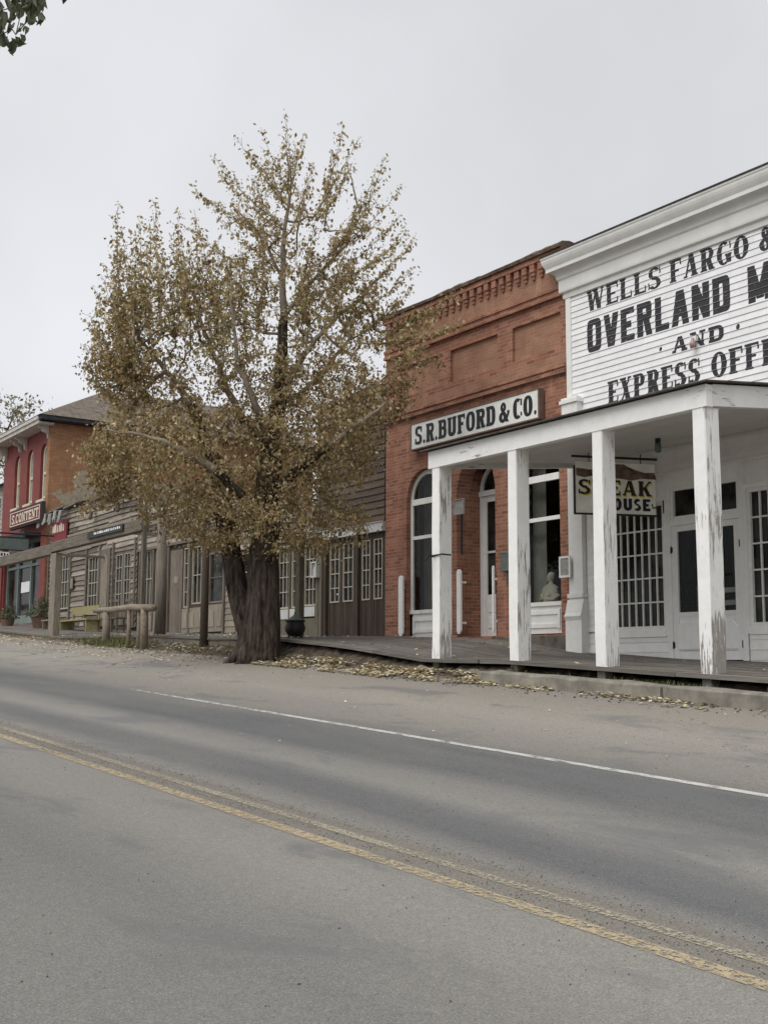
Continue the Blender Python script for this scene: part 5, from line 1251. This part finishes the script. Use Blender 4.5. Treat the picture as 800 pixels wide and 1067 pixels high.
# main cottonwood
TB = Vector((10.02, 18.95, .22))
def tp(img_x, img_y, dep=0.0):
    # image pixels cast onto an upright plane through the trunk: gx across, gy down
    u, v = (img_x-400)/1250, (533.5-img_y)/1250; k = 21.4/(.99156-.12966*v)+dep
    q = TB+RT*(k*u+2.287)+DP*dep; return np.array((q.x, q.y, k*(.12966+.99156*v)))
limbs = [  # (px, py, depth, radius)
    [(272, 694, .05, .43), (272, 682, .05, .39), (274, 668, .03, .35), (276, 645, 0, .315), (277, 615, .0, .285), (276, 585, .02, .275), (278, 560, .05, .26), (279, 520, .1, .235), (284, 470, .1, .19), (291, 420, .05, .14), (295, 370, 0, .10), (296, 330, 0, .075), (295, 290, 0, .055), (297, 250, 0, .042), (302, 205, 0, .03), (300, 170, 0, .016), (297, 142, 0, .007)],
]
sub = [  # attach to main by index, then points
    (0, 2, [(262, 662, .2, .22), (253, 632, .35, .195), (246, 595, .45, .19), (238, 550, .5, .17), (231, 510, .35, .15), (219, 465, .3, .11), (200, 425, .2, .075), (180, 395, .1, .05), (150, 360, 0, .032), (125, 330, 0, .02)]),
    (0, 9, [(300, 400, -.3, .075), (318, 372, -.4, .055), (345, 340, -.5, .04), (375, 312, -.5, .03), (400, 285, -.5, .02)]),
    (0, 11, [(308, 318, .1, .04), (335, 285, .2, .033), (362, 255, .2, .026), (372, 215, .2, .018), (362, 170, .2, .008)]),
    (0, 12, [(280, 262, -.1, .028), (262, 235, -.2, .02), (240, 215, -.2, .012)]),
    (0, 8, [(255, 440, .4, .08), (235, 400, .6, .055), (215, 350, .7, .038), (200, 300, .7, .025), (190, 262, .7, .012)]),
    (0, 7, [(310, 490, -.5, .10), (345, 465, -.9, .07), (378, 440, -1.1, .045), (402, 420, -1.1, .022)]),
    (0, 7, [(300, 500, .6, .09), (335, 480, 1.1, .06), (370, 470, 1.3, .03)]),
    (0, 6, [(255, 520, -.6, .10), (225, 490, -1.1, .07), (190, 470, -1.3, .05), (150, 455, -1.3, .03), (115, 450, -1.2, .014)]),
    (0, 8, [(270, 430, -.7, .07), (250, 385, -.9, .045), (245, 330, -1.0, .028), (240, 285, -1.0, .014)]),
    (0, 9, [(318, 410, .7, .06), (345, 380, .9, .04), (368, 350, 1.0, .025)]),
]
nodes, par, man = [], [], {}
def addline(P, start):
    prev = start
    for k in range(len(P)-(0 if start is not None else 0)):
        a = np.array(P[k-1]) if k > 0 else (None if start is None else np.array((*([0, 0, 0]), 0)))
        nodes_k = P[k]
        if prev is None: nodes.append(tp(*nodes_k[:3])); par.append(-1); man[len(nodes)-1] = nodes_k[3]; prev = len(nodes)-1; continue
        p0 = np.array(nodes[prev]); p1 = tp(*nodes_k[:3]); r0 = man.get(prev, nodes_k[3]); r0 = min(r0, nodes_k[3]*1.25) if k == 0 else r0
        n = max(1, int(np.linalg.norm(p1-p0)/.16))
        for q in range(1, n+1):
            w = q/n; jj = nr.normal(0, .012, 3) if nodes_k[3] < .15 else 0
            nodes.append(p0*(1-w)+p1*w+jj); par.append(prev); prev = len(nodes)-1; man[prev] = r0*(1-w)+nodes_k[3]*w
keys = []
P = limbs[0]; start = None
for k in range(len(P)):
    addline([P[k]], start if k == 0 else len(nodes)-1) if k else addline([P[k]], None)
    keys.append(len(nodes)-1)
for _, at, pts in sub:
    cur = keys[at]; first = True
    for q in pts:
        p0 = np.array(nodes[cur]); p1 = tp(*q[:3]); r0 = q[3]*1.1 if first else man[cur]; n = max(1, int(np.linalg.norm(p1-p0)/.16))
        for k in range(1, n+1):
            w = k/n; nodes.append(p0*(1-w)+p1*w+(nr.normal(0, .015, 3) if q[3] < .12 else 0)); par.append(cur); cur = len(nodes)-1; man[cur] = r0*(1-w)+q[3]*w
        first = False
att = []
def ellip(cx, cy, rx, ry, rd, n, cd=0):
    c = 0
    while c < n:
        a = nr.uniform(-1, 1, 3)
        if (a**2).sum() > 1: continue
        att.append(tp(cx+a[0]*rx, cy+a[1]*ry, cd+a[2]*rd)); c += 1
def shoot(x0, y0, x1, y1, n, w=7, dep=0):
    for k in range(n):
        t_ = (k+.5)/n; att.append(tp(x0+(x1-x0)*t_+nr.normal(0, w), y0+(y1-y0)*t_+nr.normal(0, 4), dep+nr.normal(0, .15)))
ellip(288, 335, 84, 84, 1.5, 520); ellip(355, 330, 50, 62, 1.1, 220); ellip(300, 240, 50, 50, .9, 90)
ellip(165, 360, 48, 52, 1.0, 160); ellip(225, 350, 54, 72, 1.3, 270)
ellip(182, 472, 94, 66, 1.8, 640); ellip(124, 490, 28, 30, 1.0, 55); ellip(325, 440, 86, 84, 1.7, 700); ellip(376, 385, 32, 78, 1.1, 200)
ellip(266, 532, 92, 50, 1.7, 500); ellip(335, 545, 62, 38, 1.0, 170); ellip(205, 538, 62, 38, 1.2, 170); ellip(374, 480, 22, 46, .8, 60)
N_, par = grow(nodes, par, att, .14, .19, 2.6, 110, .02)
# upright leafy shoots that make the ragged top of the crown (drawn tip first)
SH = [(296, 122, 300, 200), (274, 142, 296, 205), (247, 146, 295, 215), (258, 160, 296, 222), (225, 168, 293, 232), (236, 190, 293, 240), (203, 203, 295, 258), (215, 212, 288, 262), (193, 238, 274, 295), (228, 232, 285, 285), (243, 215, 290, 268), (262, 190, 294, 245), (280, 165, 297, 215),
      (317, 140, 298, 200), (308, 155, 300, 210), (328, 172, 305, 240), (322, 195, 302, 250), (357, 134, 350, 215), (345, 160, 338, 235), (374, 146, 350, 220), (366, 175, 340, 240), (400, 165, 352, 235), (390, 185, 350, 250), (413, 204, 355, 265), (416, 228, 345, 290), (425, 242, 340, 305), (430, 255, 350, 315), (408, 262, 345, 310), (427, 300, 375, 345), (432, 280, 365, 330), (416, 318, 372, 350), (395, 232, 350, 275), (380, 215, 345, 265),
      (124, 218, 140, 345), (130, 250, 148, 350), (163, 214, 168, 345), (158, 240, 162, 350), (186, 222, 192, 340), (182, 250, 186, 345), (148, 236, 158, 340), (140, 262, 152, 350), (102, 308, 150, 395), (110, 282, 145, 370), (118, 300, 150, 390), (205, 230, 212, 345), (200, 262, 206, 350), (172, 262, 176, 360), (95, 338, 140, 405), (100, 360, 145, 415), (105, 325, 138, 390), (228, 250, 232, 350), (216, 268, 222, 350), (240, 268, 246, 350), (252, 255, 258, 345), (270, 235, 278, 320), (330, 225, 318, 310), (350, 245, 330, 330), (368, 262, 345, 335), (385, 285, 352, 350), (265, 275, 272, 350), (310, 275, 306, 345), (325, 270, 316, 345),
      (470, 312, 400, 345), (452, 338, 398, 352), (430, 396, 396, 408), (452, 326, 402, 360),
      (90, 468, 140, 470), (94, 505, 140, 500)]
SH += [(x+nr.uniform(-10, 10), y+nr.uniform(8, 40), u+nr.uniform(-8, 8), v+nr.uniform(5, 25)) for x, y, u, v in SH[33:70]]
N_ = [np.array(q) for q in N_]; shoots = set()
for x1, y1, x0, y0 in SH:
    A0 = np.array(N_); dep = nr.normal(0, .45); st_ = tp(x0, y0, dep); big = np.array([man.get(i, 0) for i in range(len(A0))])
    cur = int((((A0-st_)**2).sum(1)-.15*np.minimum(big, .05)*10).argmin()); p0 = N_[cur]; p1 = tp(x1, y1, dep+nr.normal(0, .2)); L_ = np.linalg.norm(p1-p0); n = max(4, int(L_/.085)); bow = nr.normal(0, .05*L_, 3); bow[2] = -abs(bow[2])*1.4-.05*L_
    line = []
    for k in range(1, n+1):
        w = k/n; N_.append(p0*(1-w)+p1*w+bow*4*w*(1-w)*.5+nr.normal(0, .006, 3)); par.append(cur); cur = len(N_)-1; line.append(cur)
        man[cur] = max(.004, .017*(1-w)); 
        if w > .25: shoots.add(cur)
    dirv_ = (p1-p0)/L_
    for k in line[int(n*.15)::2]:
        w = (k-line[0])/n; Lt = nr.uniform(.14, .36)*(1.25-w); d = dirv_*.9+nr.normal(0, .55, 3); d[2] += .25; d /= np.linalg.norm(d); c2 = k
        for q in range(int(Lt/.08)+1):
            N_.append(N_[c2]+d*.08+np.array((0, 0, .006*q))); par.append(c2); c2 = len(N_)-1; man[c2] = .0038; shoots.add(c2)
N_ = np.array(N_)
r, ch = radii(N_, par, man)
tree = thing('cottonwood_tree', 'big thick-trunked tree with thinning brown autumn leaves at the road edge', 'tree', tuple(TB))
ph_ = [nr.uniform(0, 6.28) for _ in range(6)]
def flute(i, th, p):
    z = p[2]; return 1+.07*math.sin(5*th+ph_[0]+z*.8)+.045*math.sin(9*th+ph_[1]-z*1.7)+.03*math.sin(14*th+ph_[2]+z*4)+(.16*max(0, (1.0-z))*math.sin(4*th+1.0) if z < 1.0 else 0)
mb = MB(); branch_mesh(mb, N_, par, r, ch, lambda x: x > .075, 10, flute)
for k in range(8):
    a_ = k*.785+.3; d_ = Vector((math.cos(a_), math.sin(a_), 0)); L_ = rnd.uniform(.34, .44); c_ = Vector((10.12, 19.02, 0)); q_ = [c_+d_*.18, c_+d_*.30, c_+d_*L_, c_+d_*(L_+.25)]
    g_ = [gz(q.x, q.y) for q in q_]; mb.tube([(q_[0].x, q_[0].y, g_[0]+.55), (q_[1].x, q_[1].y, g_[1]+.17), (q_[2].x, q_[2].y, g_[2]+.02), (q_[3].x, q_[3].y, g_[3]-.12)], [.09, .11, .08, .03], 10)
mb.build('trunk', M['bark'], tree, smooth=True)
mb = MB(); branch_mesh(mb, N_, par, r, ch, lambda x: x <= .075, 6); mb.build('twigs', M['twig'], tree, smooth=True)
mb = MB(); LOW = [i for i in range(len(N_))]
nl = leaves(mb, N_, par, r, ch, .022, 7.4, .066, .05, .55, thin=6.0)
# denser, browner lower crown
low = [i for i in range(len(N_)) if par[i] >= 0 and r[i] < .03 and N_[i][2] < 5.6]
V = []
for i in low:
    for _ in range(nr.poisson(16)):
        p = N_[i]+nr.normal(0, .11, 3); a = nr.normal(0, 1, 3); a[2] -= 1.1; a /= np.linalg.norm(a); b = np.cross(a, nr.normal(0, 1, 3)); b /= np.linalg.norm(b); s = .058*nr.choice((.5, .8, 1.0, 1.3, 1.5))
        V.append((p, p+a*s*.45+b*s*.3, p+a*s, p+a*s*.45-b*s*.3))
mb.cm = 1
for quad in V: mb.quad(*quad)
mb.build('crown', [M['leaf'], M['leaf_dry']], tree)
print('tree nodes', len(N_), 'leaves', len(mb.f))

# overhanging tree whose trunk stands outside the frame on the left
T2 = Vector((-2.6, 8.4, gz(-2.6, 8.4)))
nodes = []; par = []; man = {}
def ln(pts, start=-1):
    cur = start
    for k, (x, y, z, rr) in enumerate(pts):
        p1 = np.array((x, y, z))
        if cur < 0: nodes.append(p1); par.append(-1); cur = len(nodes)-1; man[cur] = rr; continue
        p0 = nodes[cur]; r0 = man[cur] if k or start < 0 else rr*1.1; n = max(1, int(np.linalg.norm(p1-p0)/.2))
        for q in range(1, n+1): w = q/n; nodes.append(p0*(1-w)+p1*w); par.append(cur); cur = len(nodes)-1; man[cur] = r0*(1-w)+rr*w
    return cur
g0 = T2.z
tipm = ln([(-2.6, 8.4, g0-.1, .26), (-2.6, 8.4, g0+.5, .20), (-2.5, 8.35, 1.5, .16), (-2.4, 8.3, 3.0, .13), (-2.3, 8.2, 5.0, .08), (-2.2, 8.2, 7.0, .03)])
mid = [i for i in range(len(nodes)) if 2.8 < nodes[i][2] < 3.1][0]
e1 = ln([(-1.4, 8.1, 4.2, .07), (-.2, 7.9, 5.1, .05), (1.0, 7.7, 5.45, .032), (1.75, 7.6, 5.25, .018), (2.1, 7.55, 4.85, .009), (2.2, 7.55, 4.45, .005), (2.15, 7.55, 4.15, .004)], mid)
e2i = [i for i in range(len(nodes)) if nodes[i][0] > .9][0]
ln([(1.7, 7.55, 5.55, .016), (2.25, 7.45, 5.2, .010), (2.42, 7.42, 4.85, .006), (2.44, 7.42, 4.62, .004)], e2i)
att = []
while len(att) < 420:
    a = nr.uniform(-1, 1, 3)
    if (a**2).sum() < 1: att.append((-2.3+a[0]*2.9, 8.2+a[1]*2.6, 5.8+a[2]*2.0))
att += [(2.12+nr.normal(0, .10), 7.55+nr.normal(0, .2), nr.uniform(4.15, 4.9)) for _ in range(60)]+[(2.42+nr.normal(0, .07), 7.45+nr.normal(0, .15), nr.uniform(4.52, 4.9)) for _ in range(24)]
N2, par2 = grow(nodes, par, att, .12, .15, 2.5, 90)
r2, ch2 = radii(N2, par2, man)
tree2 = thing('overhanging_tree', 'tree with grey-green drooping leaves whose branch tips hang in at the top left', 'tree', tuple(T2))
mb = MB(); branch_mesh(mb, N2, par2, r2, ch2, lambda x: x > .02, 8, None); mb.build('trunk', M['bark'], tree2, smooth=True)
mb = MB(); branch_mesh(mb, N2, par2, r2, ch2, lambda x: x <= .02, 5); mb.build('twigs', M['twig'], tree2, smooth=True)
mb = MB(); leaves(mb, N2, par2, r2, ch2, .013, 8.0, .078, .035, 1.2, fine=True); mb.build('crown', M['leaf_green'], tree2)

# far tree beyond the pale house
def simple_tree(base, c, rad, n, natt, label, leafm, size, per):
    nodes = []; par = []; man = {}
    H = c[2]; cur = -1
    for k in range(12):
        w = k/11; nodes.append(np.array((base[0]+(c[0]-base[0])*w, base[1]+(c[1]-base[1])*w, base[2]+(H-base[2])*w))); par.append(cur); cur = len(nodes)-1; man[cur] = .28*(1-w)+.08*w
    att = []
    while len(att) < natt:
        a = nr.uniform(-1, 1, 3)
        if (a**2).sum() < 1: att.append(tuple(c[i]+a[i]*rad[i] for i in range(3)))
    Nn, pp = grow(nodes, par, att, .45, .6, 6, 60); rr, cc = radii(Nn, pp, man, .012)
    t_ = thing('distant_tree', label, 'tree', tuple(base))
    mb = MB(); branch_mesh(mb, Nn, pp, rr, cc, lambda x: x > .04, 7, None); mb.build('trunk', M['bark'], t_)
    mb = MB(); branch_mesh(mb, Nn, pp, rr, cc, lambda x: x <= .04, 4); mb.build('twigs', M['twig'], t_)
    mb = MB(); leaves(mb, Nn, pp, rr, cc, .05, per, size, .22, .3); mb.build('crown', leafm, t_)
simple_tree((19.0, 62.5, 2.2), (18.0, 61.5, 11.4), (4.2, 4.0, 3.0), 0, 420, 'pale thinning autumn tree rising behind the red building at the left edge', M['leaf_far'], .17, 9)

# ------------------------------------------------------------------ litter, weeds, grit
mb = MB()
def leaf_on(x, s, z, size):
    th = rnd.uniform(0, 6.28); u = Vector((math.cos(th), math.sin(th), rnd.uniform(-.25, .35))).normalized()*size; v = Vector((-math.sin(th), math.cos(th), rnd.uniform(-.3, .3))).normalized()*size*.34
    p = Vector((x, s, z+rnd.uniform(.004, .02))); mb.quad(p, p+u*.45+v, p+u, p+u*.45-v)
def litter(n, x0, x1, s0, s1, zf, pile=0, bias=None, sz=(.045, .085)):
    for _ in range(n):
        s = rnd.uniform(s0, s1); k = rnd.random()
        if bias == 'hi': k = 1-k*k
        elif bias == 'lo': k = k*k
        x = x0+(x1-x0)*k
        if pile and .5+.3*math.sin(s*2.3+x*3)+.3*math.sin(s*5.1-x*7+1)+.15*math.sin(s*11.3) < rnd.random(): continue
        leaf_on(x, s, zf(x, s)+rnd.random()*pile, rnd.uniform(*sz))
def gb(x, s):
    e = 10.36 if s < 12.7 else 10.2
    if x < e: return gz(x, s)+.006
    k = min(1, (x-e)/.64*1.0); g = gz(x, s)+.02; return g+(bw(10.72, s)-.15-g)*min(1, k*1.1)**1.2
litter(3600, 9.75, 10.48, 14.2, 18.5, gb, .03); litter(1900, 9.8, 10.5, 12.8, 14.6, gb, .04)
litter(700, 9.9, 10.04, 9.2, 12.8, gb, .02, 'hi'); litter(500, 9.7, 10.02, 6.0, 9.4, gb, .02, 'hi'); litter(260, 10.36, 10.7, 6, 12.6, gb, .01)
litter(2300, 9.0, 10.5, 19.4, 34, gb, .012, 'hi'); litter(900, 8.4, 10.3, 24, 42, gb, .01, 'hi')
litter(260, 7.6, 10.1, 5, 24, lambda x, s: gz(x, s)+.006, 0, 'hi', (.02, .055)); litter(26, 3.8, 7.3, 6, 24, lambda x, s: gz(x, s)+.006, 0, 'hi', (.02, .04))
litter(700, 10.75, 13.6, 20, 33, bw, .005, 'lo'); litter(160, 10.75, 13.9, 14.5, 21, bw, .004); litter(60, 10.75, 13.9, 8, 14.5, bw, .004)
tag(mb.build('fallen_leaves', M['litter']), 'pale dry fallen leaves drifted along the boardwalk and kerb', 'leaf litter', kind='stuff')
mb = MB()
def blade(x, s, z, h):
    th = rnd.uniform(0, 6.28); d = Vector((math.cos(th), math.sin(th), 0)); w = Vector((-d.y, d.x, 0))*.006; p = Vector((x, s, z)); q = p+d*h*.25+Vector((0, 0, h*.7)); t_ = p+d*h*.6+Vector((0, 0, h))
    mb.quad(p-w, p+w, q+w*.7, q-w*.7); mb.quad(q-w*.7, q+w*.7, t_)
for _ in range(1300): s = rnd.uniform(5.5, 12.6) if rnd.random() < .35 else rnd.gauss(9.9, .45); x = rnd.uniform(10.37, 10.75); blade(x, s, gb(x, s), rnd.uniform(.03, .10))
for _ in range(900): s = rnd.gauss(26.4, .8); x = rnd.uniform(10.0, 10.6); blade(x, s, gb(x, s), rnd.uniform(.05, .22))
for _ in range(700): s = rnd.uniform(19.5, 36); x = rnd.uniform(10.3, 10.75); blade(x, s, gb(x, s), rnd.uniform(.03, .12))
tag(mb.build('verge_weeds', M['grass']), 'dry grass and weeds between kerb and boardwalk', 'weeds', kind='stuff')
mb = MB()
def pebble(x, s, r_):
    z = gz(x, s)+.005; a = rnd.uniform(0, 6.28); P_ = [(x+r_*math.cos(a+k*1.57)*rnd.uniform(.7, 1.2), s+r_*math.sin(a+k*1.57)*rnd.uniform(.7, 1.2), z) for k in range(4)]; t_ = (x, s, z+r_*.9)
    for k in range(4): mb.quad(P_[k], P_[(k+1) % 4], t_)
for _ in range(2600):
    px_, py_ = rnd.uniform(.8, 3.6), rnd.uniform(1.5, 14)
    if .35+.5*math.sin(px_*3.1+py_*.7)*math.sin(py_*1.3+px_*.9) > rnd.random(): pebble(px_, py_, rnd.choice((.0015, .002, .0025, .0035, .0055))*rnd.uniform(.8, 1.2))
for _ in range(3600): pebble(rnd.choice((rnd.gauss(4.12, .05), rnd.gauss(3.86, .06))), rnd.uniform(2.5, 22), rnd.uniform(.002, .0055))
for _ in range(500): pebble(rnd.uniform(4.1, 7), rnd.uniform(3, 14), rnd.uniform(.003, .006))
for _ in range(500): pebble(rnd.uniform(7.2, 10), rnd.uniform(5, 22), rnd.uniform(.003, .008))
for _ in range(700): pebble(rnd.uniform(9.7, 10.2), rnd.uniform(6, 30), rnd.uniform(.008, .022))
tag(mb.build('road_grit', M['gravel']), 'scattered dark grit and small stones on the road', 'grit', kind='stuff')

# ------------------------------------------------------------------ light, sky, camera
w = bpy.data.worlds.new('World'); scn.world = w; w.use_nodes = True
nt = w.node_tree; bg = nt.nodes['Background']
SUN_EL, SUN_AZ = R(56), Vector((-.80, -.15, 0)).normalized()   # towards the sun, horizontally
sky = nt.nodes.new('ShaderNodeTexSky'); sky.sky_type = 'NISHITA'; sky.sun_disc = False; sky.sun_elevation = SUN_EL
sky.sun_rotation = math.atan2(SUN_AZ.x, SUN_AZ.y); sky.dust_density = 3.0; sky.air_density = 1.0
hsv = nt.nodes.new('ShaderNodeHueSaturation'); hsv.inputs['Saturation'].default_value = .15
nt.links.new(sky.outputs[0], hsv.inputs['Color'])
tcw = nt.nodes.new('ShaderNodeTexCoord'); nz = nt.nodes.new('ShaderNodeTexNoise'); nz.inputs['Scale'].default_value = 2.3; nz.inputs['Detail'].default_value = 5; nz.inputs['Roughness'].default_value = .45
nt.links.new(tcw.outputs['Generated'], nz.inputs['Vector'])
rp = nt.nodes.new('ShaderNodeValToRGB'); rp.color_ramp.elements[0].position = .35; rp.color_ramp.elements[1].position = .68
rp.color_ramp.elements[0].color = (.462, .470, .490, 1); rp.color_ramp.elements[1].color = (.592, .602, .630, 1)
nt.links.new(nz.outputs['Fac'], rp.inputs[0])
sc_ = nt.nodes.new('ShaderNodeMix'); sc_.data_type = 'RGBA'; sc_.blend_type = 'MULTIPLY'; sc_.inputs[0].default_value = 1; nt.links.new(rp.outputs[0], sc_.inputs[6]); sc_.inputs[7].default_value = (10, 10, 10, 1); sc_.clamp_result = False
mx = nt.nodes.new('ShaderNodeMix'); mx.data_type = 'RGBA'; mx.inputs[0].default_value = .93
nt.links.new(hsv.outputs[0], mx.inputs[6]); nt.links.new(sc_.outputs[2], mx.inputs[7]); nt.links.new(mx.outputs[2], bg.inputs[0])
bg.inputs[1].default_value = .10
sd = bpy.data.lights.new('sun', 'SUN'); sd.energy = 1.5; sd.angle = R(50); sd.color = (1, .97, .92)
so = bpy.data.objects.new('sun', sd); col.objects.link(so)
dirv = Vector((SUN_AZ.x*math.cos(SUN_EL), SUN_AZ.y*math.cos(SUN_EL), math.sin(SUN_EL))); so.rotation_euler = dirv.to_track_quat('Z', 'Y').to_euler()

cam = bpy.data.cameras.new('camera'); co = bpy.data.objects.new('camera', cam); col.objects.link(co)
cam.sensor_fit = 'VERTICAL'; cam.sensor_height = 36; cam.lens = 1250*36/1067; cam.clip_end = 3000; cam.clip_start = .05
th, pi_, ro = R(34.04), R(7.45), R(-.228)
fw = Vector((math.sin(th)*math.cos(pi_), math.cos(th)*math.cos(pi_), math.sin(pi_))); r0 = Vector((math.cos(th), -math.sin(th), 0)); u0 = r0.cross(fw)
rv = r0*math.cos(ro)-u0*math.sin(ro); uv = r0*math.sin(ro)+u0*math.cos(ro)
from mathutils import Matrix
co.matrix_world = Matrix(((rv.x, uv.x, -fw.x, 0), (rv.y, uv.y, -fw.y, 0), (rv.z, uv.z, -fw.z, 0), (0, 0, 0, 1)))
scn.camera = co
scn.view_settings.view_transform = 'Standard'; scn.view_settings.look = 'None'; scn.view_settings.exposure = .58; scn.view_settings.gamma = 1
scn.view_settings.use_curve_mapping = False
